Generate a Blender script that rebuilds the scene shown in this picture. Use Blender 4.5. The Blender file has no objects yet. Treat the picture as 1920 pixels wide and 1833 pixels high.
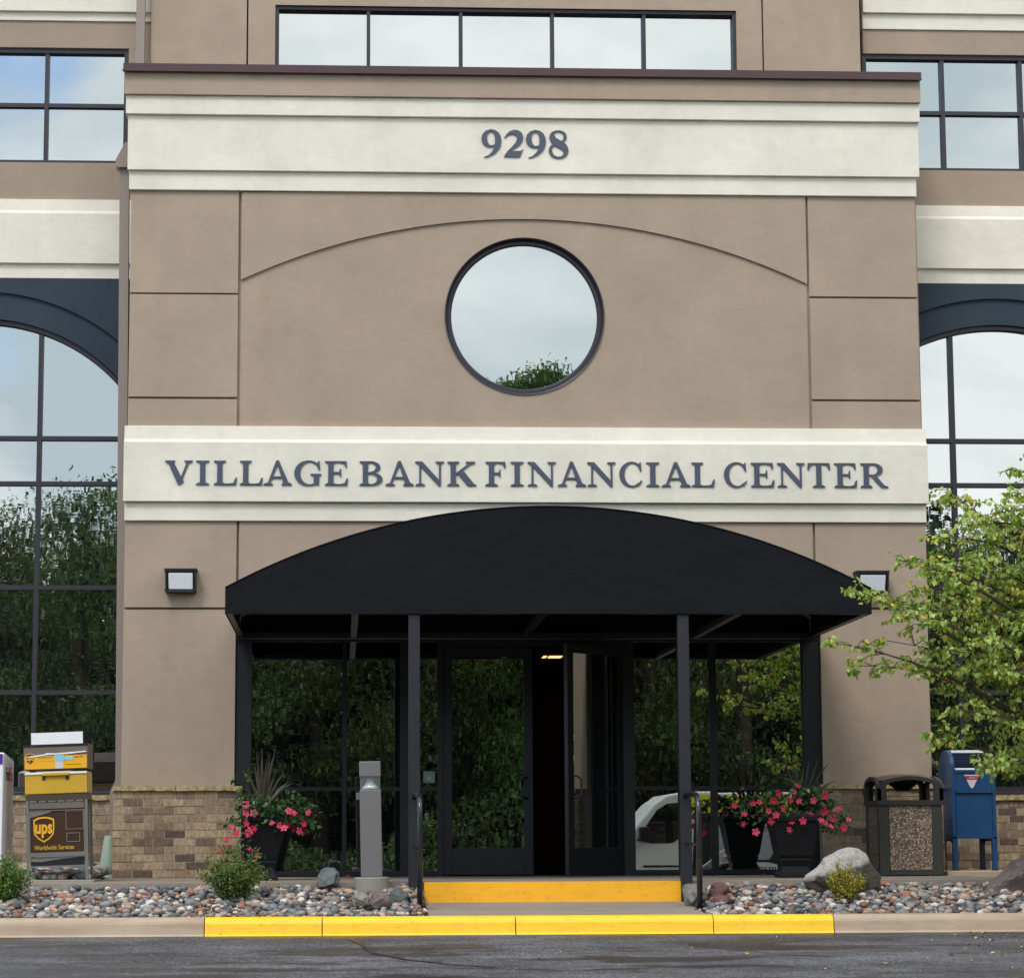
import bpy, math, random
import numpy as np
from mathutils import Vector, Matrix
from mathutils.geometry import tessellate_polygon
random.seed(7); rng = np.random.default_rng(7)
S = bpy.context.scene
COL = S.collection

# ------------------------------------------------------------------ camera
F = 4783.0; CX, CY = 889.0, 884.0
def _n(v): return v/np.linalg.norm(v)
_rY = _n(np.array([640.-CX, 1560.-CY, F]))
_rX = np.array([93600.-CX, 1220.-CY, F]); _rX = _n(_rX - _rY*_rX.dot(_rY))
_rZ = np.cross(_rX, _rY)
M = np.stack([_rX, _rY, _rZ], axis=1)          # world -> camera (x right, y down, z forward)
CAM = np.array([-1.733, -24.1, 0.41])
cam_d = bpy.data.cameras.new('camera'); cam = bpy.data.objects.new('camera', cam_d); COL.objects.link(cam)
S.camera = cam
cam_d.sensor_width = 36.0; cam_d.lens = F/1920*36
cam_d.shift_x = (960-CX)/1920; cam_d.shift_y = (CY-916.5)/1920
cam_d.clip_start = 0.3; cam_d.clip_end = 3000
_r = M.T @ np.array([1., 0, 0]); _u = M.T @ np.array([0, -1., 0]); _b = M.T @ np.array([0, 0, -1.])
cam.matrix_world = Matrix(((_r[0], _u[0], _b[0], CAM[0]), (_r[1], _u[1], _b[1], CAM[1]), (_r[2], _u[2], _b[2], CAM[2]), (0, 0, 0, 1)))

def ray(u, v): return M.T @ np.array([u-CX, v-CY, F])
def P(u, v, Y=0.0):                             # measured picture point -> (X, Z) on the vertical plane at depth Y
    d = ray(u, v); t = (Y-CAM[1])/d[1]; return CAM[0]+d[0]*t, CAM[2]+d[2]*t
def PX(u, v=900, Y=0.0): return P(u, v, Y)[0]
def PZ(v, u=984, Y=0.0): return P(u, v, Y)[1]
def G(u, v, z=0.0):                             # -> (X, Y) on a level plane
    d = ray(u, v); t = (z-CAM[2])/d[2]; return CAM[0]+d[0]*t, CAM[1]+d[1]*t

# ------------------------------------------------------------------ light
SUN_EL, SUN_AZ = 50, 205                        # high, from behind the viewer's left, veiled by cloud
W = bpy.data.worlds.new('World'); S.world = W; W.use_nodes = True
nt = W.node_tree; nt.nodes.clear()
def N(t, **k):
    n = nt.nodes.new(t)
    for a, b in k.items(): setattr(n, a, b)
    return n
sky = N('ShaderNodeTexSky', sky_type='NISHITA'); sky.sun_disc = False
sky.sun_elevation = math.radians(SUN_EL); sky.sun_rotation = math.radians(SUN_AZ)
sky.air_density = 1.0; sky.dust_density = .3; sky.ozone_density = 2.0
tc = N('ShaderNodeTexCoord'); mp = N('ShaderNodeMapping'); mp.inputs['Scale'].default_value = (1, 1, 2.2)
mp.inputs['Location'].default_value = (0.0, 0.0, 0.0)
no = N('ShaderNodeTexNoise'); no.inputs['Scale'].default_value = 3.2; no.inputs['Detail'].default_value = 7; no.inputs['Roughness'].default_value = .55
nt.links.new(tc.outputs['Generated'], mp.inputs[0]); nt.links.new(mp.outputs[0], no.inputs[0])
rp = N('ShaderNodeValToRGB'); rp.color_ramp.elements[0].position = .36; rp.color_ramp.elements[1].position = .50
sx = N('ShaderNodeSeparateXYZ'); nt.links.new(tc.outputs['Generated'], sx.inputs[0])
# cloud deck breaks up towards the west (-X)
br = N('ShaderNodeMapRange'); br.inputs[1].default_value = -.235; br.inputs[2].default_value = -.155; br.inputs[3].default_value = -.08; br.inputs[4].default_value = .3
zz_ = N('ShaderNodeMath', operation='MULTIPLY_ADD'); nt.links.new(sx.outputs[2], zz_.inputs[0]); zz_.inputs[1].default_value = -.45; nt.links.new(sx.outputs[0], zz_.inputs[2])
nt.links.new(zz_.outputs[0], br.inputs[0])
ad = N('ShaderNodeMath', operation='ADD'); nt.links.new(no.outputs[0], ad.inputs[0]); nt.links.new(br.outputs[0], ad.inputs[1])
nt.links.new(ad.outputs[0], rp.inputs[0])
no2 = N('ShaderNodeTexNoise'); no2.inputs['Scale'].default_value = 5.5; no2.inputs['Detail'].default_value = 5
nt.links.new(mp.outputs[0], no2.inputs[0])
cr = N('ShaderNodeValToRGB'); cr.color_ramp.elements[0].position = .36; cr.color_ramp.elements[1].position = .62
cr.color_ramp.elements[0].color = (.55, .65, .70, 1); cr.color_ramp.elements[1].color = (1.0, 1.03, 1.02, 1)
nt.links.new(no2.outputs[0], cr.inputs[0])
sc_ = N('ShaderNodeVectorMath', operation='SCALE'); sc_.inputs['Scale'].default_value = 16.0
nt.links.new(cr.outputs[0], sc_.inputs[0])
mx = N('ShaderNodeMixRGB'); nt.links.new(rp.outputs[0], mx.inputs[0]); sk_ = N('ShaderNodeVectorMath', operation='SCALE'); sk_.inputs['Scale'].default_value = 1.9; nt.links.new(sky.outputs[0], sk_.inputs[0]); nt.links.new(sk_.outputs[0], mx.inputs[1]); nt.links.new(sc_.outputs[0], mx.inputs[2])
bg = N('ShaderNodeBackground'); bg.inputs[1].default_value = .10
nt.links.new(mx.outputs[0], bg.inputs[0]); ow = N('ShaderNodeOutputWorld'); nt.links.new(bg.outputs[0], ow.inputs[0])
sd = bpy.data.lights.new('sun', 'SUN'); sd.energy = 1.5; sd.angle = math.radians(18); sd.color = (1, .965, .90)
sun = bpy.data.objects.new('sun', sd); COL.objects.link(sun)
# nishita: rotation measured clockwise from +Y seen from above
_az = math.radians(SUN_AZ); _el = math.radians(SUN_EL)
sdir = Vector((math.sin(_az)*math.cos(_el), math.cos(_az)*math.cos(_el), math.sin(_el)))
sun.rotation_euler = sdir.to_track_quat('Z', 'Y').to_euler()
S.view_settings.view_transform = 'Standard'; S.view_settings.look = 'None'; S.view_settings.gamma = 1
S.view_settings.exposure = 0.33; S.view_settings.use_curve_mapping = False
S.cycles.max_bounces = 8; S.cycles.glossy_bounces = 5; S.cycles.caustics_reflective = False

# ------------------------------------------------------------------ materials
class NT:
    def __init__(s, name):
        s.m = bpy.data.materials.new(name); s.m.use_nodes = True; s.t = s.m.node_tree
        s.b = s.t.nodes['Principled BSDF']; s.out = s.t.nodes['Material Output']
    def n(s, t, ins=None, **k):
        n = s.t.nodes.new(t)
        for a, b in k.items(): setattr(n, a, b)
        for a, b in (ins or {}).items():
            if isinstance(b, bpy.types.NodeSocket): s.t.links.new(b, n.inputs[a])
            else: n.inputs[a].default_value = b
        return n
    def l(s, a, b): s.t.links.new(a, b)
    def obj(s): return s.n('ShaderNodeTexCoord').outputs['Object']
    def mapped(s, scale, src=None):
        g = s.n('ShaderNodeNewGeometry').outputs['Position'] if src is None else src
        return s.n('ShaderNodeMapping', {'Vector': g, 'Scale': scale}).outputs[0]
    def noise(s, scale, detail=4, rough=.55, vec=None, out=0):
        return s.n('ShaderNodeTexNoise', {'Vector': vec if vec is not None else s.n('ShaderNodeNewGeometry').outputs['Position'], 'Scale': scale, 'Detail': detail, 'Roughness': rough}).outputs[out]
    def ramp(s, fac, stops, const=False):
        r = s.n('ShaderNodeValToRGB', {'Fac': fac}); e = r.color_ramp.elements
        if const: r.color_ramp.interpolation = 'CONSTANT'
        e[0].position, e[0].color = stops[0][0], (*stops[0][1], 1)
        e[1].position, e[1].color = stops[-1][0], (*stops[-1][1], 1)
        for p, c in stops[1:-1]:
            q = e.new(p); q.color = (*c, 1)
        return r.outputs[0]
    def mix(s, fac, a, b, mode='MIX'):
        n = s.t.nodes.new('ShaderNodeMixRGB'); n.blend_type = mode
        for i, v in enumerate((fac, a, b)):
            if isinstance(v, bpy.types.NodeSocket): s.l(v, n.inputs[i])
            elif i == 0: n.inputs[0].default_value = v
            else: n.inputs[i].default_value = (*v, 1)
        return n.outputs[0]
    def bump(s, h, strength=.3, dist=.01):
        b = s.n('ShaderNodeBump', {'Height': h, 'Strength': strength, 'Distance': dist})
        s.l(b.outputs[0], s.b.inputs['Normal']); return b
    def col(s, v):
        if isinstance(v, bpy.types.NodeSocket): s.l(v, s.b.inputs['Base Color'])
        else: s.b.inputs['Base Color'].default_value = (*v, 1)
def c3(c, k): return tuple(min(1, x*k) for x in c)
def g3(v): return (v, v, v)

def plain(name, c, rough=.5, metal=0, spec=.5, var=.12, bump=0, bs=200):
    t = NT(name); f = t.noise(5, 5)
    t.col(t.mix(f, c3(c, 1-var), c3(c, 1+var)))
    t.b.inputs['Roughness'].default_value = rough; t.b.inputs['Metallic'].default_value = metal
    t.b.inputs['Specular IOR Level'].default_value = spec
    r = t.n('ShaderNodeMapRange', {'Value': t.noise(30, 4), 3: max(0, rough-.08), 4: min(1, rough+.1)}); t.l(r.outputs[0], t.b.inputs['Roughness'])
    if bump: t.bump(t.noise(bs, 3), bump, .002)
    return t.m
def stucco(name, c, stain=(.8, .78, .74), amt=.55):
    t = NT(name)
    big = t.noise(1.3, 5, .6); streak = t.noise(1.0, 5, .6, t.mapped((5, 5, .7))); trowel = t.noise(1.0, 5, .6, t.mapped((9, 9, 13)))
    col = t.mix(t.ramp(big, [(.3, (0, 0, 0)), (.75, (1, 1, 1))]), c3(c, .88), c3(c, 1.07))
    sf = t.n('ShaderNodeMath', {0: t.ramp(streak, [(.52, (0, 0, 0)), (.8, (1, 1, 1))]), 1: amt}, operation='MULTIPLY').outputs[0]
    col = t.mix(sf, col, tuple(a*b for a, b in zip(c, stain)))
    col = t.mix(t.ramp(trowel, [(.35, (0, 0, 0)), (.7, (1, 1, 1))]), col, t.mix(1.0, col, (.955, .95, .945), 'MULTIPLY'))
    spk = t.noise(240, 2, .7)
    col = t.mix(t.ramp(spk, [(.3, (0, 0, 0)), (.7, (1, 1, 1))]), t.mix(1.0, col, (.90, .90, .90), 'MULTIPLY'), col)
    pt = t.noise(3.1, 3, .5, t.mapped((1, 1, 1.6)))
    col = t.mix(t.n('ShaderNodeMath', {0: t.ramp(pt, [(.60, (0, 0, 0)), (.66, (1, 1, 1))]), 1: .35}, operation='MULTIPLY').outputs[0], col, t.mix(1.0, col, (.93, .92, .90), 'MULTIPLY'))
    t.col(col); t.b.inputs['Roughness'].default_value = .92; t.b.inputs['Specular IOR Level'].default_value = .2
    h = t.n('ShaderNodeMath', {0: spk, 1: trowel}, operation='ADD').outputs[0]
    t.bump(h, .7, .005); return t.m
TAN = (.432, .329, .250); CREAM = (.84, .770, .655)
MT = {}
MT['tan'] = stucco('tan_stucco', TAN, (.86, .84, .80), .45)
MT['tan2'] = stucco('brown_stucco', c3(TAN, .92), (.86, .84, .80), .45)
MT['cream'] = stucco('cream_stucco', CREAM, (.86, .88, .86), .5)
MT['navy'] = stucco('slate_blue_stucco', (.045, .060, .080), (.9, .9, .9), .3)
MT['frame'] = plain('dark_bronze_aluminium', (.032, .029, .036), .45, .3)
MT['store'] = plain('black_anodised_frame', (.014, .014, .018), .42, .3)
MT['coping'] = plain('maroon_metal', (.062, .026, .030), .4, .2)
MT['letter'] = plain('painted_letter_blue_grey', (.052, .064, .098), .45, 0, .5, .06)
MT['letter_edge'] = MT['letter']
MT['spout'] = plain('brown_painted_downspout', (.25, .195, .16), .5, .0, .5, .06)
MT['wall_in'] = plain('interior_dark_wood', (.075, .032, .022), .6)
MT['floor_in'] = plain('interior_dark_floor', (.012, .012, .014), .5)
MT['post'] = plain('charcoal_painted_steel', (.016, .016, .021), .38, .0, .5, .1, .15, 60)
MT['rail'] = plain('black_gloss_pipe', (.018, .019, .023), .22, 0, .6)
MT['rod'] = plain('grey_steel_rod', (.12, .12, .125), .4, .6)
MT['bollard'] = plain('bronze_grey_paint', (.155, .145, .145), .45, .1, .5, .08)
MT['black'] = plain('black_plastic', (.008, .008, .010), .4)
MT['pot'] = plain('black_resin_pot', (.0035, .0035, .005), .6, 0, .3)
MT['chrome'] = plain('aluminium_reflector', (.8, .8, .8), .3, .35, .5, .04)
MT['white'] = plain('white_paint', (.78, .78, .80), .3, 0, .5, .04)
MT['vanwhite'] = plain('van_white_paint', (.80, .78, .70), .25, 0, .5, .05)
MT['purple'] = plain('purple_panel', (.09, .02, .28), .35)
MT['navytext'] = plain('dark_blue_print', (.03, .02, .14), .4)
MT['redtext'] = plain('red_orange_print', (.75, .06, .03), .4)
MT['gold'] = plain('amber_vinyl', (.80, .40, .02), .3, 0, .5, .06)
MT['gold2'] = plain('ochre_moulded_plastic', (.56, .34, .035), .28, .0, .5, .12)
MT['brownp'] = plain('brown_vinyl_panel', (.055, .028, .018), .22, 0, .5, .25)
MT['grey_metal'] = plain('weathered_grey_aluminium', (.21, .20, .185), .42, .5, .5, .2)
MT['taupe'] = plain('faded_taupe_panel', (.15, .115, .09), .5, 0, .5, .2)
MT['paleblue'] = plain('pale_blue_sticker', (.25, .55, .66), .4)
MT['mailblue'] = plain('mailbox_blue_paint', (.012, .060, .155), .30, 0, .5, .15, .1, 40)
MT['maildark'] = plain('mailbox_dark_side', (.012, .022, .045), .35)  # darker copy of the mailbox blue, with shade put into the colour
MT['red'] = plain('red_sticker', (.45, .03, .06), .4)
MT['paper'] = plain('pale_sticker', (.55, .56, .58), .4)
MT['trash'] = plain('dark_olive_plastic', (.042, .042, .036), .5)
MT['trashlid'] = plain('brown_black_plastic_lid', (.032, .029, .028), .48)
MT['lidtop'] = plain('brown_faded_lid_top', (.11, .08, .07), .5)
MT['vanyellow'] = plain('van_yellow_vinyl', (.85, .84, .02), .35)
MT['vanblack'] = plain('van_black_vinyl', (.02, .022, .022), .25)
MT['vangrey'] = plain('van_pale_grey_vinyl', (.42, .45, .46), .3)
MT['tyre'] = plain('tyre_rubber', (.015, .015, .015), .8)
MT['green_box'] = plain('pale_green_utility_plastic', (.27, .33, .25), .5)
MT['sign_grey'] = plain('grey_green_sticker', (.16, .21, .20), .5)
MT['dead'] = plain('bare_dead_wood', (.10, .08, .07), .8)
def lens():
    t = NT('ribbed_lamp_lens'); t.col((.80, .81, .84)); t.b.inputs['Roughness'].default_value = .25
    w = t.n('ShaderNodeTexWave', {'Vector': t.n('ShaderNodeNewGeometry').outputs['Position'], 'Scale': 22.0, 'Distortion': 0.0}, bands_direction='X')
    t.bump(w.outputs['Fac'], .25, .004); return t.m
MT['lens'] = lens()
def clear_glass():
    t = NT('hazy_clear_acrylic'); t.col((.42, .44, .45)); t.b.inputs['Roughness'].default_value = .15
    tr = t.n('ShaderNodeBsdfTransparent', {'Color': (.92, .94, .94, 1)}); m = t.n('ShaderNodeMixShader', {0: .22, 1: tr.outputs[0], 2: t.b.outputs[0]}); t.l(m.outputs[0], t.out.inputs[0]); return t.m
MT['clear'] = clear_glass()
def mirror_glass(name, tint, refl, wave):
    t = NT(name); t.t.nodes.remove(t.b)
    v1 = t.mapped((1.1, 1, 5.5)); v2 = t.mapped((7, 1, 1.4))
    n1 = t.noise(1.6, 3, .5, v1); n2 = t.noise(1.2, 3, .5, v2)
    h = t.n('ShaderNodeMath', {0: n1, 1: t.n('ShaderNodeMath', {0: n2, 1: .35}, operation='MULTIPLY').outputs[0]}, operation='ADD').outputs[0]
    b = t.n('ShaderNodeBump', {'Height': h, 'Strength': 1.0, 'Distance': wave})
    gl = t.n('ShaderNodeBsdfGlossy', {'Color': (*tint, 1), 'Roughness': .0, 'Normal': b.outputs[0]})
    df = t.n('ShaderNodeBsdfDiffuse', {'Color': (.006, .007, .008, 1)})
    lw = t.n('ShaderNodeLayerWeight', {'Blend': .25})
    f = t.n('ShaderNodeMapRange', {'Value': lw.outputs['Fresnel'], 1: 0.0, 2: 1.0, 3: refl, 4: 1.0})
    m = t.n('ShaderNodeMixShader', {0: f.outputs[0], 1: df.outputs[0], 2: gl.outputs[0]})
    t.l(m.outputs[0], t.out.inputs[0]); return t.m
MT['glass'] = mirror_glass('coated_reflective_glass', (.97, 1.0, 1.0), .43, .00016)
MT['glass_up'] = mirror_glass('upper_reflective_glass', (.97, 1.0, 1.0), .40, .00008)
MT['glass_low'] = mirror_glass('flat_reflective_glass', (.97, 1.0, .99), .46, .00002)
MT['glass_door'] = mirror_glass('door_reflective_glass', (.93, .97, .93), .30, .00014)
MT['vanglass'] = mirror_glass('van_window_glass', (.8, .9, .9), .10, .0)
def emis(name, c, s):
    t = NT(name); t.b.inputs['Emission Color'].default_value = (*c, 1); t.b.inputs['Emission Strength'].default_value = s; return t.m
MT['lampglow'] = emis('warm_ceiling_lamp', (1, .42, .13), 2.0)
def brick():
    t = NT('ribbed_tan_brick'); oi = t.n('ShaderNodeObjectInfo').outputs['Random']
    base = t.ramp(oi, [(0, (.42, .31, .20)), (.20, (.34, .235, .155)), (.36, (.46, .34, .22)), (.52, (.27, .185, .13)), (.66, (.38, .28, .185)), (.82, (.14, .096, .077)), (.92, (.20, .14, .10))], True)
    w = t.noise(1.0, 3, .6, t.mapped((62, 62, 16)))
    ridge = t.ramp(w, [(.38, (0, 0, 0)), (.6, (1, 1, 1))])
    pos = t.n('ShaderNodeSeparateXYZ', {0: t.n('ShaderNodeNewGeometry').outputs['Position']}).outputs
    dirt = t.ramp(t.noise(2.2, 5, .7), [(.48, (0, 0, 0)), (.72, (1, 1, 1))])
    col = t.mix(ridge, t.mix(1.0, base, (.66, .64, .62), 'MULTIPLY'), base)
    col = t.mix(t.n('ShaderNodeMath', {0: dirt, 1: .7}, operation='MULTIPLY').outputs[0], col, t.mix(1.0, col, (.5, .5, .5), 'MULTIPLY'))
    t.col(col); t.b.inputs['Roughness'].default_value = .9; t.b.inputs['Specular IOR Level'].default_value = .25
    t.bump(ridge, .35, .003); return t.m
MT['brick'] = brick()
MT['mortar'] = plain('tan_mortar', (.40, .33, .255), .95, 0, .2, .2, .4, 120)
def capstone():
    t = NT('rough_yellow_capstone'); n = t.noise(22, 6, .7)
    t.col(t.ramp(n, [(.3, (.12, .085, .035)), (.5, (.36, .27, .13)), (.7, (.50, .40, .22))])); t.b.inputs['Roughness'].default_value = .9
    t.bump(n, .9, .02); return t.m
MT['cap'] = capstone()
def concrete(name, c, dark=(.5, .45, .42)):
    t = NT(name); a = t.noise(2.2, 6, .65); s = t.noise(160, 2, .7); k = t.noise(1.0, 5, .6, t.mapped((1.2, 6, 9)))
    col = t.mix(t.ramp(a, [(.35, (0, 0, 0)), (.7, (1, 1, 1))]), c3(c, .86), c3(c, 1.06))
    col = t.mix(t.n('ShaderNodeMath', {0: t.ramp(k, [(.5, (0, 0, 0)), (.75, (1, 1, 1))]), 1: .5}, operation='MULTIPLY').outputs[0], col, tuple(x*y for x, y in zip(c, dark)))
    col = t.mix(t.ramp(s, [(.35, (0, 0, 0)), (.65, (1, 1, 1))]), t.mix(1.0, col, g3(.88), 'MULTIPLY'), col)
    t.col(col); t.b.inputs['Roughness'].default_value = .85; t.bump(s, .35, .003); return t.m
MT['slab'] = concrete('porch_concrete', (.30, .245, .195))
MT['kerb'] = concrete('tan_kerb_concrete', (.50, .375, .265), (.52, .34, .24))
MT['block'] = concrete('grey_concrete', (.30, .27, .235))
def paint(name, c):
    t = NT(name); a = t.noise(3, 5, .6); sc = t.noise(21, 7, .8)
    col = t.mix(a, c3(c, .92), c3(c, 1.05))
    chip = t.ramp(sc, [(.635, (0, 0, 0)), (.67, (1, 1, 1))])
    z = t.noise(1.0, 5, .75, t.mapped((9, 8, 26)))
    grime = t.n('ShaderNodeMath', {0: t.ramp(z, [(.50, (0, 0, 0)), (.72, (1, 1, 1))]), 1: .5}, operation='MULTIPLY').outputs[0]
    col = t.mix(grime, col, tuple(x*y for x, y in zip(c, (.72, .55, .7)))); col = t.mix(chip, col, (.22, .13, .05))
    t.col(col); t.b.inputs['Roughness'].default_value = .5; t.bump(t.noise(120, 3), .3, .002); return t.m
MT['yellow'] = paint('yellow_kerb_paint', (1.0, .57, .016))
MT['yellow2'] = paint('orange_yellow_step_paint', (.92, .44, .012))
def asphalt():
    t = NT('wet_asphalt')
    spk = t.noise(1.0, 3, .85, t.mapped((60, 16, 1))); wet = t.noise(1.0, 6, .62, t.mapped((.6, 1.7, 1))); big = t.noise(1.0, 4, .6, t.mapped((.9, 1.3, 1)))
    base = t.mix(t.ramp(big, [(.35, (0, 0, 0)), (.7, (1, 1, 1))]), (.040, .036, .038), (.125, .118, .126))
    base = t.mix(t.ramp(spk, [(.38, (0, 0, 0)), (.62, (1, 1, 1))]), t.mix(1.0, base, g3(.42), 'MULTIPLY'), t.mix(1.0, base, g3(1.6), 'MULTIPLY'))
    base = t.mix(t.ramp(t.noise(1.0, 1, .5, t.mapped((60, 22, 1))), [(.70, (0, 0, 0)), (.73, (1, 1, 1))]), base, (.26, .24, .22))
    wet2 = t.noise(1.0, 5, .7, t.mapped((2.4, 5, 1)))
    wet = t.n('ShaderNodeMath', {0: t.n('ShaderNodeMath', {0: wet2, 1: .30}, operation='MULTIPLY').outputs[0], 1: wet}, operation='ADD').outputs[0]
    wf = t.ramp(wet, [(.60, (1, 1, 1)), (.66, (0, 0, 0))])
    t.col(t.mix(wf, base, t.mix(1.0, base, (.40, .36, .35), 'MULTIPLY')))
    r = t.n('ShaderNodeMapRange', {'Value': wf, 3: .78, 4: .40}); t.l(r.outputs[0], t.b.inputs['Roughness'])
    bs = t.n('ShaderNodeMapRange', {'Value': wf, 3: .9, 4: .5})
    b = t.n('ShaderNodeBump', {'Height': spk, 'Distance': .006, 'Strength': bs.outputs[0]}); t.l(b.outputs[0], t.b.inputs['Normal'])
    return t.m
MT['asphalt'] = asphalt()
MT['tar'] = plain('tar_crack_sealer', (.012, .012, .013), .35)
STONE = [(0, (.14, .14, .14)), (.12, (.25, .24, .225)), (.24, (.085, .09, .10)), (.34, (.34, .235, .18)), (.44, (.44, .37, .30)), (.53, (.19, .10, .075)), (.60, (.175, .18, .18)),
         (.70, (.43, .285, .20)), (.76, (.27, .20, .175)), (.82, (.58, .54, .47)), (.88, (.06, .06, .062)), (.955, (.33, .145, .08))]
def pebble(island):
    t = NT('river_pebble_mix' if island else 'river_pebble')
    r = t.n('ShaderNodeNewGeometry').outputs['Random Per Island'] if island else t.n('ShaderNodeObjectInfo').outputs['Random']
    c = t.ramp(r, STONE, True); n = t.noise(45, 4, .7)
    n2 = t.noise(13, 4, .7); c = t.mix(n2, t.mix(1.0, c, g3(.8), 'MULTIPLY'), t.mix(1.0, c, g3(1.25), 'MULTIPLY'))
    t.col(t.mix(n, t.mix(1.0, c, g3(.6), 'MULTIPLY'), t.mix(1.0, c, g3(1.35), 'MULTIPLY')))
    t.b.inputs['Roughness'].default_value = .7; t.bump(n, .5, .006); return t.m
MT['peb'] = pebble(False); MT['pebs'] = pebble(True)
def soil():
    t = NT('dark_wet_soil'); n = t.noise(18, 6, .7); t.col(t.ramp(n, [(.3, (.02, .016, .013)), (.7, (.06, .05, .042))])); t.b.inputs['Roughness'].default_value = .95; t.bump(n, .8, .03); return t.m
MT['soil'] = soil()
def grass():
    t = NT('mown_grass'); n = t.noise(3, 6, .7); t.col(t.ramp(n, [(.3, (.03, .05, .015)), (.7, (.07, .10, .03))])); t.b.inputs['Roughness'].default_value = .95; t.bump(t.noise(60, 3), .8, .03); return t.m
MT['grass'] = grass()
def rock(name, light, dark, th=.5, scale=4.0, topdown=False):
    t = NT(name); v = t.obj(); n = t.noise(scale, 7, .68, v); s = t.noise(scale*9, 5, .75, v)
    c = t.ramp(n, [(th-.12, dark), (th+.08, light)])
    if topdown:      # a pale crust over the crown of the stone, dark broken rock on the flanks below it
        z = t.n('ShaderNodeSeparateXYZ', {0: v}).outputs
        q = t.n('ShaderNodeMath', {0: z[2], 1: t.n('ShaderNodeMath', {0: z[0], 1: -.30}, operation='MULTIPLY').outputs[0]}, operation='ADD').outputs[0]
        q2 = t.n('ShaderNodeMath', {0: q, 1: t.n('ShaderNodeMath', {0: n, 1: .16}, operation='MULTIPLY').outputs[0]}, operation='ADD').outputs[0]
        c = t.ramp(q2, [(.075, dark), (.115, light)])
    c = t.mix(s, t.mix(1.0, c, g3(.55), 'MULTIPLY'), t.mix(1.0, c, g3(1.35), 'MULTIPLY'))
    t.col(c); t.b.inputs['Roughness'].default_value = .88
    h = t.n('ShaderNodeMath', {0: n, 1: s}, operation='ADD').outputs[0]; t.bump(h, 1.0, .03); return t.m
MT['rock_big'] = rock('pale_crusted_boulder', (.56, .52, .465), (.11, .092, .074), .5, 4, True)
MT['rock_brown'] = rock('brown_layered_boulder', (.25, .19, .165), (.09, .068, .058), .42, 3)
MT['rock_grey'] = rock('smooth_grey_rock', (.19, .20, .20), (.13, .14, .145), .5, 3)
MT['rock_white'] = rock('pale_speckled_granite', (.48, .44, .38), (.24, .21, .18), .42, 14)
MT['rock_pink'] = rock('pinkish_rock', (.34, .25, .25), (.16, .12, .12), .45, 9)
MT['rock_green'] = rock('grey_green_rock', (.16, .18, .16), (.10, .11, .10), .45, 5)
MT['rock_red'] = rock('dusty_red_rock', (.26, .125, .11), (.13, .06, .055), .42, 6)
MT['granite'] = rock('rough_granite_block', (.46, .43, .37), (.15, .14, .12), .47, 26)
def aggregate():
    t = NT('exposed_pebble_aggregate'); v = t.n('ShaderNodeTexVoronoi', {'Vector': t.n('ShaderNodeNewGeometry').outputs['Position'], 'Scale': 62.0})
    g = t.n('ShaderNodeSeparateColor', {0: v.outputs['Color']}).outputs[0]
    c = t.ramp(g, [(0, (.20, .125, .08)), (.2, (.42, .29, .19)), (.42, (.54, .39, .26)), (.6, (.33, .21, .14)), (.78, (.62, .50, .37)), (.92, (.27, .19, .13))], True)
    d = t.ramp(v.outputs['Distance'], [(.25, (1, 1, 1)), (.75, (0, 0, 0))])
    t.col(t.mix(d, (.10, .075, .058), c)); t.b.inputs['Roughness'].default_value = .7; t.bump(d, .7, .006); return t.m
MT['aggregate'] = aggregate()
def fabric():
    t = NT('black_awning_canvas'); n = t.noise(1.0, 3, .6, t.mapped((1.2, 1, 2.2))); w = t.noise(420, 2, .6)
    t.col(t.mix(t.noise(2, 5, .6), (.0078, .0086, .0108), (.0118, .0126, .0150))); t.b.inputs['Roughness'].default_value = .85; t.b.inputs['Specular IOR Level'].default_value = .12
    h = t.n('ShaderNodeMath', {0: n, 1: t.n('ShaderNodeMath', {0: w, 1: .05}, operation='MULTIPLY').outputs[0]}, operation='ADD').outputs[0]
    t.bump(h, .8, .05); return t.m
MT['fabric'] = fabric()
def leafmat(name, stops, trans=.3, rough=.5):
    t = NT(name); r = t.n('ShaderNodeNewGeometry').outputs['Random Per Island']
    c = t.ramp(r, stops); t.col(c); t.b.inputs['Roughness'].default_value = rough; t.b.inputs['Specular IOR Level'].default_value = .35
    tr = t.n('ShaderNodeBsdfTranslucent', {'Color': t.mix(1.0, c, (1.25, 1.3, .7), 'MULTIPLY')})
    m = t.n('ShaderNodeMixShader', {0: trans, 1: t.b.outputs[0], 2: tr.outputs[0]}); t.l(m.outputs[0], t.out.inputs[0]); return t.m
MT['leaf_front'] = leafmat('yellow_green_leaf', [(0, (.17, .27, .05)), (.35, (.31, .43, .09)), (.65, (.46, .55, .14)), (.945, (.62, .66, .22)), (.965, (.78, .58, .06)), (1, (.70, .42, .10))], .42)
MT['leaf_dark'] = leafmat('dark_tree_leaf', [(0, (.03, .06, .02)), (.45, (.075, .13, .042)), (.85, (.15, .215, .065)), (1, (.23, .28, .09))], .22)
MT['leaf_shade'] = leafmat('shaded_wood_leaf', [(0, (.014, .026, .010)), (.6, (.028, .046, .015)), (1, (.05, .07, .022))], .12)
MT['leaf_olive'] = leafmat('olive_tree_leaf', [(0, (.04, .06, .02)), (.5, (.09, .12, .035)), (1, (.18, .20, .055))], .22)
MT['leaf_shrub'] = leafmat('fine_shrub_leaf', [(0, (.07, .12, .035)), (.5, (.12, .19, .05)), (.85, (.20, .27, .06)), (1, (.30, .20, .07))], .3)
MT['leaf_left'] = leafmat('fresh_green_leaf', [(0, (.06, .14, .035)), (.6, (.12, .24, .06)), (.9, (.22, .30, .08)), (1, (.40, .16, .06))], .3)
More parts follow.
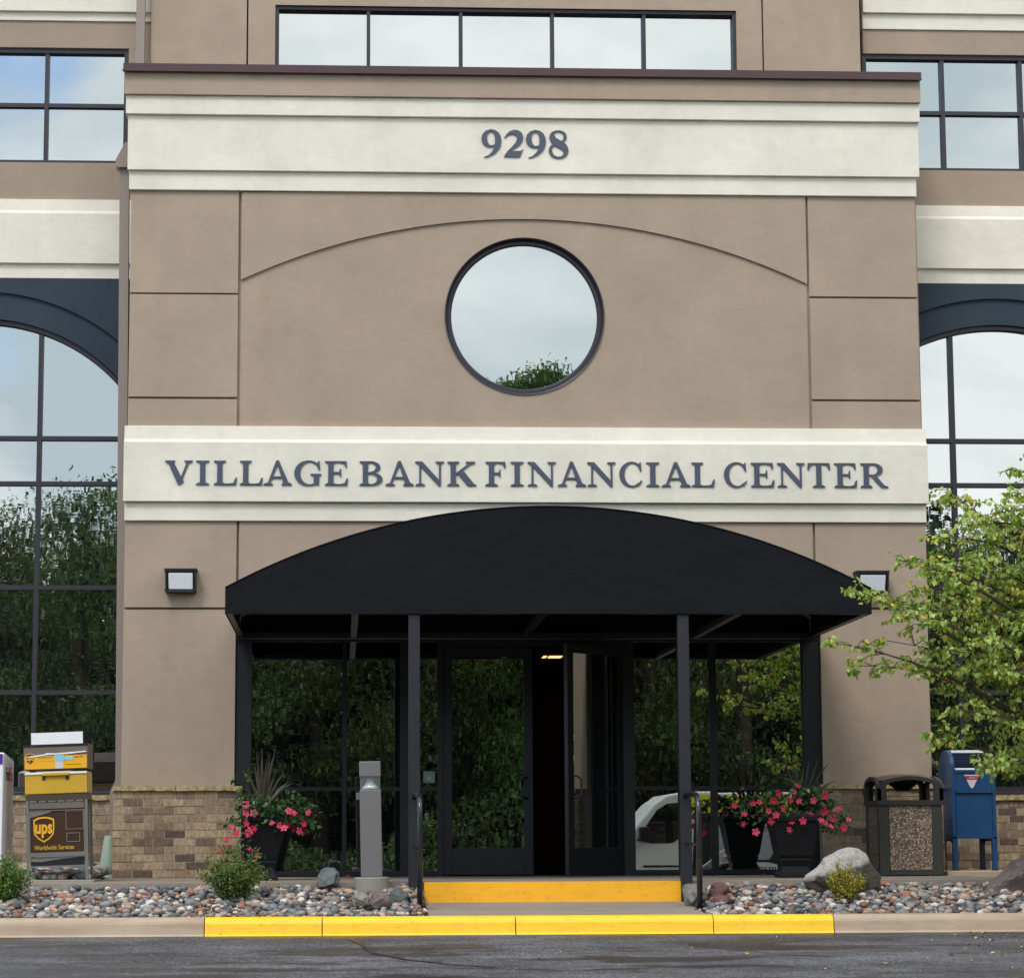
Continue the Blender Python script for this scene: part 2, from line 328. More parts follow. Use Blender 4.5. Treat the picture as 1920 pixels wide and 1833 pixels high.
MT['leaf_yellow'] = leafmat('yellowing_shrub_leaf', [(0, (.20, .24, .04)), (.4, (.38, .38, .05)), (.75, (.50, .42, .06)), (1, (.42, .17, .04))], .35)
MT['leaf_vine'] = leafmat('glossy_vine_leaf', [(0, (.022, .058, .016)), (.6, (.04, .105, .026)), (1, (.10, .18, .05))], .15, .3)
MT['spike'] = leafmat('bronze_spike_leaf', [(0, (.035, .03, .022)), (.6, (.07, .06, .04)), (.9, (.16, .15, .10)), (1, (.30, .30, .22))], .1, .4)
def petal():
    t = NT('pink_petal'); r = t.n('ShaderNodeObjectInfo').outputs['Random']; c = t.ramp(r, [(0, (.58, .012, .07)), (.5, (.72, .035, .12)), (1, (.76, .09, .18))])
    t.col(c); t.b.inputs['Roughness'].default_value = .5
    tr = t.n('ShaderNodeBsdfTranslucent', {'Color': c}); m = t.n('ShaderNodeMixShader', {0: .3, 1: t.b.outputs[0], 2: tr.outputs[0]}); t.l(m.outputs[0], t.out.inputs[0]); return t.m
MT['petal'] = petal(); MT['throat'] = plain('yellow_throat', (.75, .45, .12), .5)
MT['bark'] = plain('brown_bark', (.085, .062, .045), .9, 0, .2, .3, .8, 60)
MT['fallen'] = plain('dry_yellow_leaf', (.52, .33, .09), .7, 0, .3, .3)
MT['fallen2'] = plain('brown_orange_leaf', (.36, .12, .035), .7, 0, .3, .3)

# ------------------------------------------------------------------ mesh helpers
class MB:
    def __init__(s): s.v = []; s.f = []; s.sm = []
    def add(s, vs, fs, smooth=False):
        o = len(s.v); s.v += [tuple(map(float, v)) for v in vs]; s.f += [[o+i for i in f] for f in fs]; s.sm += [smooth]*len(fs); return s
    def box(s, x0, x1, y0, y1, z0, z1):
        if x0 > x1: x0, x1 = x1, x0
        if y0 > y1: y0, y1 = y1, y0
        if z0 > z1: z0, z1 = z1, z0
        return s.add([(x0,y0,z0),(x1,y0,z0),(x1,y1,z0),(x0,y1,z0),(x0,y0,z1),(x1,y0,z1),(x1,y1,z1),(x0,y1,z1)],
              [(0,3,2,1),(4,5,6,7),(0,1,5,4),(1,2,6,5),(2,3,7,6),(3,0,4,7)])
    def prism(s, loops, y0, y1, axis='y'):      # loops of (x, z) extruded along y (axis 'y') or loops of (y, z) extruded along x
        if y0 > y1: y0, y1 = y1, y0
        vl = [[Vector((p[0], p[1], 0)) for p in lp] for lp in loops]
        tris = tessellate_polygon(vl); flat = [p for lp in loops for p in lp]; n = len(flat)
        mk = (lambda p, d: (p[0], d, p[1])) if axis == 'y' else (lambda p, d: (d, p[0], p[1]))
        vs = [mk(p, y0) for p in flat]+[mk(p, y1) for p in flat]; fs = []
        for a, b, c in tris:
            A, B, C = flat[a], flat[b], flat[c]
            ccw = (B[0]-A[0])*(C[1]-A[1])-(B[1]-A[1])*(C[0]-A[0]) > 0
            if axis != 'y': ccw = not ccw
            fs.append((a, b, c) if ccw else (a, c, b)); fs.append((n+a, n+c, n+b) if ccw else (n+a, n+b, n+c))
        o = 0
        for k, lp in enumerate(loops):
            m = len(lp); area = sum(lp[i][0]*lp[(i+1) % m][1]-lp[(i+1) % m][0]*lp[i][1] for i in range(m))
            pos = (area > 0) == (k == 0)
            if axis != 'y': pos = not pos
            for i in range(m):
                j = (i+1) % m
                fs.append((o+i, n+o+i, n+o+j, o+j) if pos else (o+i, o+j, n+o+j, n+o+i))
            o += m
        return s.add(vs, fs)
    def tube(s, pts, r, seg=8, caps=True, smooth=True):
        pts = [Vector(p) for p in pts]; rs = r if isinstance(r, (list, tuple)) else [r]*len(pts)
        rings = []; up = None
        for i, p in enumerate(pts):
            t = (pts[min(i+1, len(pts)-1)]-pts[max(i-1, 0)]).normalized()
            if up is None: up = Vector((0, 0, 1)) if abs(t.z) < .9 else Vector((1, 0, 0))
            a = t.cross(up).normalized(); b = a.cross(t).normalized(); up = b
            rings.append([p+(a*math.cos(2*math.pi*k/seg)+b*math.sin(2*math.pi*k/seg))*rs[i] for k in range(seg)])
        vs = [v for rg in rings for v in rg]; fs = []
        for i in range(len(pts)-1):
            for k in range(seg):
                k2 = (k+1) % seg; fs.append((i*seg+k, i*seg+k2, (i+1)*seg+k2, (i+1)*seg+k))
        s.add(vs, fs, smooth)
        if caps: o = len(s.v)-len(vs); s.f += [[o+k for k in range(seg)][::-1], [o+(len(pts)-1)*seg+k for k in range(seg)]]; s.sm += [False, False]
        return s
    def lathe(s, prof, c=(0, 0, 0), seg=24, smooth=True):
        vs = []; fs = []
        for r, z in prof:
            for k in range(seg): a = 2*math.pi*k/seg; vs.append((c[0]+r*math.cos(a), c[1]+r*math.sin(a), c[2]+z))
        for i in range(len(prof)-1):
            for k in range(seg): k2 = (k+1) % seg; fs.append((i*seg+k, i*seg+k2, (i+1)*seg+k2, (i+1)*seg+k))
        return s.add(vs, fs, smooth)
def link(name, mesh, parent=None, mat=None):
    o = bpy.data.objects.new(name, mesh); COL.objects.link(o)
    if parent is not None: o.parent = parent
    if mat is not None and len(mesh.materials) == 0: mesh.materials.append(MT[mat])
    return o
def obj(name, mb, mat, parent=None, bevel=0, seg=2):
    me = bpy.data.meshes.new(name); me.from_pydata(mb.v, [], mb.f)
    me.polygons.foreach_set('use_smooth', mb.sm); me.materials.append(MT[mat]); me.update()
    o = link(name, me, parent)
    if bevel:
        b = o.modifiers.new('bevel', 'BEVEL'); b.width = bevel; b.segments = seg; b.limit_method = 'ANGLE'; b.angle_limit = math.radians(40)
    return o
def box(name, mat, parent, x0, x1, y0, y1, z0, z1, bevel=0): return obj(name, MB().box(x0, x1, y0, y1, z0, z1), mat, parent, bevel)
def thing(name, label, cat, loc=(0, 0, 0), group=None):
    o = bpy.data.objects.new(name, None); COL.objects.link(o); o.location = loc; o.empty_display_size = .1
    o['label'] = label; o['category'] = cat
    if group: o['group'] = group
    return o
def tag(o, label, cat, group=None):
    o['label'] = label; o['category'] = cat
    if group: o['group'] = group
    return o
def struct(o): o['kind'] = 'structure'; return o
def stuff(o): o['kind'] = 'stuff'; return o
_tc = {}
def text(name, body, mat, parent, x, y, z, w=None, h=None, depth=.004, rot=0, bold=0.0, face='front'):
    """flat sans lettering facing -Y, its lower left corner at (x, y, z)"""
    key = (body, bold)
    if key not in _tc:
        cu = bpy.data.curves.new('t', 'FONT'); cu.body = body; cu.size = 1; cu.resolution_u = 4; cu.extrude = .001; cu.offset = bold
        o = bpy.data.objects.new('t', cu); COL.objects.link(o); bpy.context.view_layer.update()
        me = bpy.data.meshes.new_from_object(o.evaluated_get(bpy.context.evaluated_depsgraph_get())); bpy.data.objects.remove(o)
        a = np.zeros(len(me.vertices)*3); me.vertices.foreach_get('co', a); a = a.reshape(-1, 3)
        _tc[key] = (a, [list(p.vertices) for p in me.polygons])
    a, fs = _tc[key]; mn = a.min(0); sp = a.max(0)-mn
    sx = (w/sp[0]) if w else h/sp[1]; sz = (h/sp[1]) if h else sx
    X = (a[:, 0]-mn[0])*sx; Zz = (a[:, 1]-mn[1])*sz; Y = -(a[:, 2]-a[:, 2].min())/max(sp[2], 1e-6)*depth
    c, s_ = math.cos(rot), math.sin(rot)
    mb = MB()
    if face == 'front': mb.add([(x+c*px-s_*pz, y+py, z+s_*px+c*pz) for px, py, pz in zip(X, Y, Zz)], fs)
    elif face == 'right': mb.add([(x-py, y+px, z+pz) for px, py, pz in zip(X, Y, Zz)], fs)      # faces +X, reads along +Y
    elif face == 'back': mb.add([(x-px, y-py, z+pz) for px, py, pz in zip(X, Y, Zz)], fs)       # faces +Y
    o = obj(name, mb, mat, parent); return o
def arc(cx, cz, r, a0, a1, n, rz=None):
    rz = rz or r
    return [(cx+r*math.cos(math.radians(a0+(a1-a0)*i/n)), cz+rz*math.sin(math.radians(a0+(a1-a0)*i/n))) for i in range(n+1)]

# ================================================================== ground
ZK_T = P(700, 1717, -3.97)[1]; ZK_B = P(700, 1752, -4.12)[1]; YK0, YK1 = -3.93, -4.12
LOT = .03                                                                  # the lot falls away from the kerb
def zroad(y): return ZK_B+LOT*(y-YK1)
def GR(u, v, dz=0.0):
    d = ray(u, v); t = (ZK_B+dz+LOT*(CAM[1]-YK1)-CAM[2])/(d[2]-LOT*d[1]); return CAM[0]+d[0]*t, CAM[1]+d[1]*t, CAM[2]+d[2]*t
Z_STEP = P(1000, 1690, -2.66)[1]
me = MB(); nx, ny = 1, 30
me.add([(-45, YK1+.02, zroad(YK1+.02)-.002), (60, YK1+.02, zroad(YK1+.02)-.002), (60, -27, zroad(-27)), (-45, -27, zroad(-27))], [(0, 3, 2, 1)])
me.add([(-45, YK1+.02, -1.6), (60, YK1+.02, -1.6)], [(0, 1, 5, 4)]) if False else None
struct(obj('road', me, 'asphalt'))
g = MB(); zl = zroad(-27)
g.add([(-900, -27, zl+.12), (900, -27, zl+.12), (900, -900, zl+.12), (-900, -900, zl+.12)], [(0, 3, 2, 1)])
g.add([(-900, -27, zl+.12), (-45, -27, zl+.12), (-45, -4, -.35), (-900, -4, -.35), (-900, 900, -.35), (900, 900, -.35), (900, -4, -.35), (60, -4, -.35), (60, -27, zl+.12), (900, -27, zl+.12)],
      [(0, 1, 2, 3), (8, 9, 6, 7)])
g.add([(-900, -4, -.35), (-45, -4, -.35), (60, -4, -.35), (900, -4, -.35), (900, 900, -.35), (-900, 900, -.35), (-45, 2, -.35), (60, 2, -.35)], [(0, 1, 6, 5), (6, 7, 4, 5), (2, 3, 4, 7)])
struct(obj('grass_ground', g, 'grass'))
struct(box('far_kerb', 'kerb', None, -45, 60, -27.15, -26.99, zl-.3, zl+.14))
# sealed cracks
ck = MB()
def crack(pts, w):
    L = []
    for (u, v) in pts:
        x, y, z = GR(u, v, .004); L.append((x, y, z))
    for i in range(len(L)-1):
        a, b = Vector(L[i]), Vector(L[i+1]); d = (b-a).normalized(); n = Vector((-d.y, d.x, 0))*w*.5
        ck.add([a-n, b-n, b+n, a+n], [(0, 1, 2, 3)])
crack([(655, 1758), (680, 1770), (700, 1785), (760, 1797), (840, 1806), (930, 1812)], .035)
crack([(1290, 1768), (1390, 1781), (1520, 1790), (1560, 1793)], .02)
crack([(250, 1821), (420, 1819), (560, 1816)], .012)
o = struct(obj('crack_sealer', ck, 'tar'))

# kerb in cast lengths, part of it painted
kerb = bpy.data.objects.new('kerb', None); COL.objects.link(kerb); struct(kerb)
def kprof():
    pts = [(YK0, ZK_B-.3), (YK0, ZK_T)]
    pts += [(YK1+.075+.070*math.cos(math.radians(a)), ZK_T-.058+.058*math.sin(math.radians(a))) for a in (90, 110, 130, 150, 170)]
    pts += [(YK1+.001, ZK_T-.085), (YK1-.006, ZK_B+.012), (YK1-.022, ZK_B-.002), (YK1-.022, ZK_B-.3)]
    return pts
joints = [(-1500, 'kerb'), (-560, 'kerb'), (383, 'yellow'), (604, 'yellow'), (967, 'yellow'), (1338, 'yellow'), (1564, 'kerb'), (2330, 'kerb'), (3300, None)]
xs = [PX(u, 1735, YK1) for u, _ in joints]
for i in range(len(joints)-1):
    m = MB().prism([kprof()], xs[i]+.004, xs[i+1]-.004, 'x')
    o = obj('kerb_segment', m, joints[i][1], kerb)
    o['label'] = 'yellow painted kerb length' if joints[i][1] == 'yellow' else 'bare tan concrete kerb length'
# slabs
XL, XR = PX(205, 1640), PX(1775, 1640)
XS0, XS1 = PX(795, 1655, -2.66), PX(1280, 1655, -2.66)
porch = box('porch_slab', 'slab', None, -6.5, 7.5, -2.64, -1.75, -.45, 0.0); struct(porch)
struct(box('entrance_slab', 'slab', None, XL, XR, -1.75, 3.4, -.45, 0.0))
st = thing('entrance_step', 'single concrete step with its riser painted orange yellow in front of the doors', 'step', (0, 0, 0))
box('riser', 'yellow2', st, XS0, XS1, -2.70, -2.645, -.45, .0)
ld = MB(); ld.prism([[(-2.70, Z_STEP), (-2.70, -.5), (YK0, -.5), (YK0, ZK_T-.004)]], XS0-.0, XS1+.02, 'x')
struct(obj('landing', ld, 'slab'))
# beds
bed = struct(obj('gravel_bed', MB().prism([[(-2.64, -.07), (YK0, ZK_T-.055), (YK0, -.6), (-2.64, -.6)]], -8.5, XS0-.004, 'x').prism([[(-2.64, -.07), (YK0, ZK_T-.055), (YK0, -.6), (-2.64, -.6)]], XS1+.024, 9.5, 'x'), 'soil'))
bed2 = struct(obj('wall_gravel_bed', MB().box(-8.5, XL-.004, -1.75, .95, -.6, -.03).box(XR+.004, 9.5, -1.75, .95, -.6, -.03), 'soil'))
def pebmesh(seed, sub=2):
    import bmesh
    bm = bmesh.new(); bmesh.ops.create_icosphere(bm, subdivisions=sub, radius=1)
    r = random.Random(seed); a = [Vector((r.gauss(0, 1), r.gauss(0, 1), r.gauss(0, 1))).normalized() for _ in range(5)]; w = [r.uniform(-.28, .30) for _ in a]
    for v in bm.verts:
        d = v.co.normalized(); v.co = d*(1+sum(k*max(0, d.dot(q))**2 for k, q in zip(w, a)))
    me = bpy.data.meshes.new('stone'); bm.to_mesh(me); bm.free()
    for p in me.polygons: p.use_smooth = True
    me.materials.append(MT['peb']); return me
pm = [pebmesh(i, 1) for i in range(8)]; pc = []
for m_ in pm:
    a = np.zeros(len(m_.vertices)*3); m_.vertices.foreach_get('co', a); pc.append((a.reshape(-1, 3), np.array([list(p.vertices) for p in m_.polygons])))
def zbed(y): t = (y+2.64)/(YK0+2.64); return -.07*(1-t)+(ZK_T-.055)*t
spots = []
def scatter(x0, x1, y0, y1, step, zf, smin=.022, smax=.043, keep=None, lay=0.0):
    y = y0
    while y < y1:
        x = x0
        while x < x1:
            px, py = x+random.uniform(-.5, .5)*step, y+random.uniform(-.5, .5)*step
            if keep is None or keep(px, py):
                s = random.uniform(smin, smax)*(1.35 if random.random() < .08 else 1)
                spots.append((px, py, zf(py)+lay+random.uniform(-.004, .014), s))
            x += step
        y += step
ROCKS = [(PX(u, 1680, y), y, rr) for u, y, rr in ((676, -3.52, .10), (713, -3.40, .12), (748, -3.2, .12), (1304, -3.12, .14), (1348, -3.05, .13), (1351, -3.32, .12), (1311, -3.45, .05), (788, -3.45, .05))]
def keepb(x, y):
    if any(math.hypot(x-a, y-b) < c for a, b, c in ROCKS): return False
    return not (XS0-.03 < x < XS1+.05+.0) and YK0+.02 < y < -2.66
scatter(-6.3, 7.0, YK0+.03, -2.64, .044, zbed, .017, .034, keepb, .006)
scatter(-6.3, 7.0, YK0+.03, -2.64, .068, zbed, .017, .041, keepb, .036)
n_front = len(spots)
scatter(-6.0, XL-.02, -1.7, .8, .085, lambda y: .01+.02*(y+1.7), .035, .065, None, .02)
scatter(XR+.02, 6.5, -.1, .8, .09, lambda y: .0, .03, .055, lambda x, y: x > PX(1885, 1630, -.4) or y > .2, .0)
def vis(s):
    x, y, z, r = s; d = M.T.T@0 if False else None
    q = np.array([x, y, z])-CAM; c = np.array([_rX@np.array([0, 0, 0])]) if False else None
    p = M@q; u = CX+F*p[0]/p[2]; v = CY+F*p[1]/p[2]
    return (r/p[2]) if (-5 < u < 1925 and v < 1725) else 0
order = sorted(range(n_front), key=lambda i: -vis(spots[i])*(1+.5*(spots[i][2]-zbed(spots[i][1]))/.05))
single = set(order[:300])
for i in sorted(single):
    x, y, z, s = spots[i]
    o = link('stone', pm[i % 8], bed); o.location = (x, y, z); o.scale = (s*random.uniform(.95, 1.3), s*random.uniform(.8, 1.05), s*random.uniform(.6, .85))
    o.rotation_euler = (random.uniform(-.3, .3), random.uniform(-.3, .3), random.uniform(0, 6.28))
def joined(name, idx, parent):
    V = []; Fc = []; o_ = 0
    for i in idx:
        x, y, z, s = spots[i]; c, f = pc[i % 8]
        a = random.uniform(0, 6.28); R = np.array(Matrix.Rotation(a, 3, 'Z') @ Matrix.Rotation(random.uniform(-.3, .3), 3, 'X'))
        V.append((c*np.array([s*random.uniform(.95, 1.3), s*random.uniform(.8, 1.05), s*random.uniform(.6, .85)]))@R.T+np.array([x, y, z])); Fc.append(f+o_); o_ += len(c)
    me = bpy.data.meshes.new(name); me.from_pydata(np.concatenate(V).tolist(), [], np.concatenate(Fc).tolist())
    me.polygons.foreach_set('use_smooth', [True]*len(me.polygons)); me.materials.append(MT['pebs'])
    return stuff(link(name, me, parent))
joined('stones', [i for i in range(n_front) if i not in single], bed)
joined('stones', list(range(n_front, len(spots))), bed2)

# ================================================================== building
B = thing('bank_building', 'tan and cream stucco office building with a tall projecting entrance bay and arched windows', 'building')
YW, YU, YS = .90, .70, .10
HEAD = PZ(1197, 984, 0)
X0, X1 = PX(232, 1000), PX(1741, 1000)
Xa, Xb = PX(441, 1300), PX(1540, 1300)
ZTOP = PZ(135, 984, -.1)
body = MB()
body.box(PX(236), Xa, .12, 3.4, 0, HEAD); body.box(Xb, PX(1735), .12, 3.4, 0, HEAD)
body.box(PX(236), PX(1735), .12, YU+.02, HEAD, ZTOP-.02)
body.box(PX(236), PX(1735), YU+.02, 8, HEAD, ZTOP-.3)
body.box(PX(236), PX(1735), 3.4, 8, -1, HEAD)
obj('core_wall', body, 'tan', B)
def bx(name, mat, u0, u1, v0, v1, y0, y1, uref=984, bevel=0, vref=None):
    vr = vref or (v0+v1)/2
    return box(name, mat, B, PX(u0, vr, y0), PX(u1, vr, y0), y0, y1, PZ(v1, uref, y0), PZ(v0, uref, y0), bevel)
# backing sheet with the round opening, and the arched field
ccx, ccz = P(984, 592, 0); CR = (PX(1133, 592)-PX(835, 592))/2
circ = arc(ccx, ccz, CR, 0, 360, 72)[:-1]
e = .0
zA, zB = PZ(978), PZ(350)
obj('backing_wall', MB().prism([[(PX(238), HEAD), (PX(1733), HEAD), (PX(1733), zB), (PX(238), zB)], circ], .034, .118), 'tan2', B)
obj('backing_wall', MB().box(PX(236, 1300), Xa, .034, .118, 0, HEAD-.0).box(Xb, PX(1737, 1300), .034, .118, 0, HEAD), 'tan2', B)
# arch line through (452,524) (950,410) (1513,534)
xl, xr = PX(452, 530), PX(1513, 530); zl_ = PZ(523, 452); zr_ = PZ(534, 1513); zt = PZ(411, 984); zs = (zl_+zr_)/2
hc = (xr-xl)/2; sg = zt-zs; Ra = (hc*hc+sg*sg)/(2*sg); xm = (xl+xr)/2; ang = math.degrees(math.asin(hc/Ra))
arch = arc(xm, zt-Ra, Ra, 90-ang, 90+ang, 48)                     # right -> left
fz0 = PZ(802)
obj('arched_field', MB().prism([[(xl, fz0), (xr, fz0)]+arch, circ], .018, .034), 'tan', B)
obj('spandrel_panel', MB().prism([arch[::-1]+[(xr, PZ(361, 1400)), (xl, PZ(361, 500))]], -.006, .034), 'tan', B)
for (u0, u1, rows) in ((243, 444.5, ((355, 549), (552, 744), (748, 803))), (1518.5, 1718, ((362, 556.5), (560, 749), (753, 805)))):
    um = (u0+u1)/2
    for r, (v0, v1) in enumerate(rows):
        box('stucco_panel', 'tan', B, PX(242.5 if u0 < 900 else 1519, 600), PX(446 if u0 < 900 else 1721.5, 600), 0, .034, PZ(v1, um), PZ(v0, um), .004)
# lower tier
lo = -.004
xl0, xl1 = PX(232.5, 1100), PX(443, 1100); xr0, xr1 = PX(1530.5, 1100), PX(1738.5, 1100)
box('stucco_panel', 'tan', B, xl0, xl1, lo, .034, PZ(1138.5, 340), PZ(972, 340), .004); box('stucco_panel', 'tan', B, xr0, xr1, lo, .034, PZ(1138.5, 1630), PZ(972, 1630), .004)
box('stucco_panel', 'tan', B, xl0, Xa, lo, .034, PZ(1474, 340), PZ(1143, 340), .004)
box('stucco_panel', 'tan', B, Xb, PX(1743, 1300), lo, .034, PZ(1470, 1650), PZ(1143, 1650), .004)
box('stucco_panel', 'tan', B, xl1+.022, xr0-.022, lo, .034, HEAD, PZ(972), .004)
# cornice and sign bands: each course steps in a little below the one above
def band(v0, v1, uL, uR, y, mat='cream', v=None):
    vv = (v0+v1)/2
    return box('cornice_band', mat, B, PX(uL, vv, y), PX(uR, vv, y), y, .12, PZ(v1, 984, y), PZ(v0, 984, y), .005)
band(141, 184.5, 233, 1725.5, -.150, 'tan'); band(185, 221, 236, 1724, -.115); band(221.5, 325, 239.5, 1722.5, -.075); band(325.5, 362, 242, 1718, -.035)
box('coping', 'coping', B, PX(231, 130, -.19), PX(1727, 130, -.19), -.19, YU, PZ(139, 984, -.19), PZ(127, 984, -.19))
box('coping', 'coping', B, PX(229.5, 138, -.205), PX(1728, 138, -.205), -.205, -.17, PZ(141.5, 984, -.2), PZ(138.5, 984, -.2))
# sign band with a sloped shoulder
yb = -.085; sb = MB()
sb.prism([[(.12, PZ(942)), (yb, PZ(941.5, 984, yb)), (yb, PZ(831, 984, yb)), (-.045, PZ(826, 984, -.045)), (-.028, PZ(801, 984, -.028)), (.12, PZ(801))]], PX(231.5, 880, yb), PX(1740, 880, yb), 'x')
o = obj('sign_band', sb, 'cream', B, .004)
band(942, 977.5, 233, 1737, -.035)
# brick bases
bricks = bpy.data.meshes.new('brick'); 
BH, BL, BJ = .0635, .183, .0105
def brickmesh(l):
    m = MB().box(0, l, 0, .05, 0, BH); me = bpy.data.meshes.new('brick'); me.from_pydata(m.v, [], m.f); me.materials.append(MT['brick']); return me
_bm = {}
def brick_wall(x0, x1, y, z0, z1, name='brick_base', side=None):
    core = box(name, 'mortar', B, x0+.004, x1-.004, y+.006, y+.3 if y < .2 else y+.15, z0, z1)
    n = round((z1-z0)/(BH+BJ)); h = (z1-z0)/n
    for r in range(n):
        x = x0-(BL/2 if r % 2 else 0)-random.uniform(0, .012); 
        while x < x1-.02:
            a, b = max(x, x0), min(x+BL, x1)
            if b-a > .03:
                k = round(b-a, 3)
                if k not in _bm: _bm[k] = brickmesh(k)
                o = link('brick', _bm[k], core); o.location = (a, y+random.uniform(-.003, .003), z0+r*h+BJ*.5)
            x += BL+BJ
    return core
zc0, zc1 = P(330, 1482, -.13)[1], P(330, 1473, -.13)[1]
def caps(x0, x1, y0, y1, z0, z1, cuts):
    xs_ = [x0]+cuts+[x1]
    for a, b in zip(xs_, xs_[1:]):
        import bmesh
        m = MB(); nseg = max(4, int((b-a)/.05)); 
        fr = [(a+.003+(b-a-.006)*i/nseg) for i in range(nseg+1)]; vs = []
        for x in fr:
            j = random.uniform(-.010, .006); vs += [(x, y0+j, z0+random.uniform(-.002, .004)), (x, y0+j+.004+random.uniform(0, .004), z1+random.uniform(-.002, .002)), (x, y1, z1), (x, y1, z0)]
        fs = []
        for i in range(nseg):
            for k in range(4): k2 = (k+1) % 4; fs.append((i*4+k, (i+1)*4+k, (i+1)*4+k2, i*4+k2))
        fs += [(0, 1, 2, 3), tuple(nseg*4+k for k in (3, 2, 1, 0))]
        obj('stone_cap', m.add(vs, fs), 'cap', B)
bxl0, bxl1 = PX(211, 1560, -.1), PX(452, 1560, -.1); bxr0, bxr1 = PX(1541, 1560, -.1), PX(1772, 1560, -.1)
brick_wall(bxl0, bxl1, -.10, 0.0, zc0); brick_wall(bxr0, bxr1, -.10, 0.0, zc0)
caps(bxl0-.01, bxl1+.01, -.125, .033, zc0, zc1, [PX(330, 1478, -.1)]); caps(bxr0-.01, bxr1+.01, -.125, .033, zc0, zc1, [PX(1690, 1478, -.1)])

# ---- round window
rw = obj('round_window_frame', MB(), 'frame', B)
m = MB(); seg = 96
prof = [(CR+.004, .004), (CR+.004, .03), (CR, .115), (CR-.062, .115), (CR-.062, .078), (CR-.05, .07), (CR-.022, .07), (CR-.006, .008)]
vs = []; fs = []
for k in range(seg):
    a = 2*math.pi*k/seg
    vs += [(ccx+r*math.cos(a), y, ccz+r*math.sin(a)) for r, y in prof]
n = len(prof)
for k in range(seg):
    for j in range(n): j2 = (j+1) % n; k2 = (k+1) % seg; fs.append((k*n+j, k*n+j2, k2*n+j2, k2*n+j))
m.add(vs, fs)
me = rw.data; me.clear_geometry(); me.from_pydata(m.v, [], m.f)
def pane(parent, mat, x0, x1, z0, z1, y, tilt=0.0, pan=0.0, loops=None):
    cx, cz = (x0+x1)/2, (z0+z1)/2
    m = MB()
    if loops: m.prism([[(a-cx, b-cz) for a, b in l] for l in loops], 0, .012)
    else: m.box(x0-cx, x1-cx, 0, .012, z0-cz, z1-cz)
    o = obj('pane', m, mat, parent); o.location = (cx, y, cz); o.rotation_euler = (math.radians(tilt+random.uniform(-.04, .04)), 0, math.radians(pan+random.uniform(-.05, .05))); return o
pane(rw, 'glass_up', ccx-CR, ccx+CR, ccz-CR, ccz+CR, .09, 0, 0, [arc(ccx, ccz, CR-.055, 0, 360, 72)[:-1]])

# ---- upper block
ux0, ux1 = PX(283, 60, YU), PX(1612, 60, YU); ZU = PZ(-520, 984, YU)
zwt, zwb = PZ(15.5, 984, YU), PZ(129, 984, YU); wx0, wx1 = PX(516, 70, YU), PX(1381, 70, YU)
ub = MB().box(ux0+.01, ux1-.01, YU+.16, 8, ZTOP-.3, ZU)
obj('core_wall', ub, 'tan', B)
gx = [ux0, PX(464, 60, YU), PX(1430, 60, YU), ux1]
zb0 = ZTOP-.1
box('stucco_panel', 'tan', B, gx[0], gx[1]-.008, YU, YU+.16, zb0, ZU, .004); box('stucco_panel', 'tan', B, gx[2]+.008, gx[3], YU, YU+.16, zb0, ZU, .004)
box('stucco_panel', 'tan', B, gx[1]+.008, wx0, YU, YU+.16, zb0, ZU); box('stucco_panel', 'tan', B, wx1, gx[2]-.008, YU, YU+.16, zb0, ZU)
box('stucco_panel', 'tan', B, wx0, wx1, YU, YU+.16, zwt, ZU)
box('backing_wall', 'tan2', B, ux1-.01, PX(1617, 60, YW+.14), YW+.14, 8, zb0, ZU)
def grid_window(name, xs, zs, y, fw=.035, gd=.05, mat='glass_up', outer=.05, fy=0.0, tops=None):
    """frame bars on the x and z lines, one pane per bay"""
    m = MB(); x0, x1, z0, z1 = xs[0], xs[-1], zs[0], zs[-1]
    m.box(x0, x0+outer, y+fy, y+.10, z0, z1); m.box(x1-outer, x1, y+fy, y+.10, z0, z1)
    m.box(x0+outer, x1-outer, y+fy, y+.10, z1-outer, z1); m.box(x0+outer, x1-outer, y+fy, y+.10, z0, z0+outer*.7)
    for x in xs[1:-1]: m.box(x-fw/2, x+fw/2, y+fy+.012, y+.098, z0+outer*.7, z1-outer)
    cols = [x0+outer]+[None]*0
    for z in zs[1:-1]:
        e_ = [x0+outer]+[q for x in xs[1:-1] for q in (x-fw/2, x+fw/2)]+[x1-outer]
        for a, b in zip(e_[0::2], e_[1::2]): m.box(a, b, y+fy+.014, y+.096, z-fw/2, z+fw/2)
    o = obj(name, m, 'frame', B)
    for i in range(len(xs)-1):
        for j in range(len(zs)-1): pane(o, mat, xs[i]+.004, xs[i+1]-.004, zs[j]+.004, zs[j+1]-.004, y+gd)
    return o
grid_window('window', [wx0]+[PX(u, 70, YU) for u in (691, 864.5, 1036.5, 1208.5)]+[wx1], [zwb-.06, zwt], YU+.03, .036, .075, outer=.035)

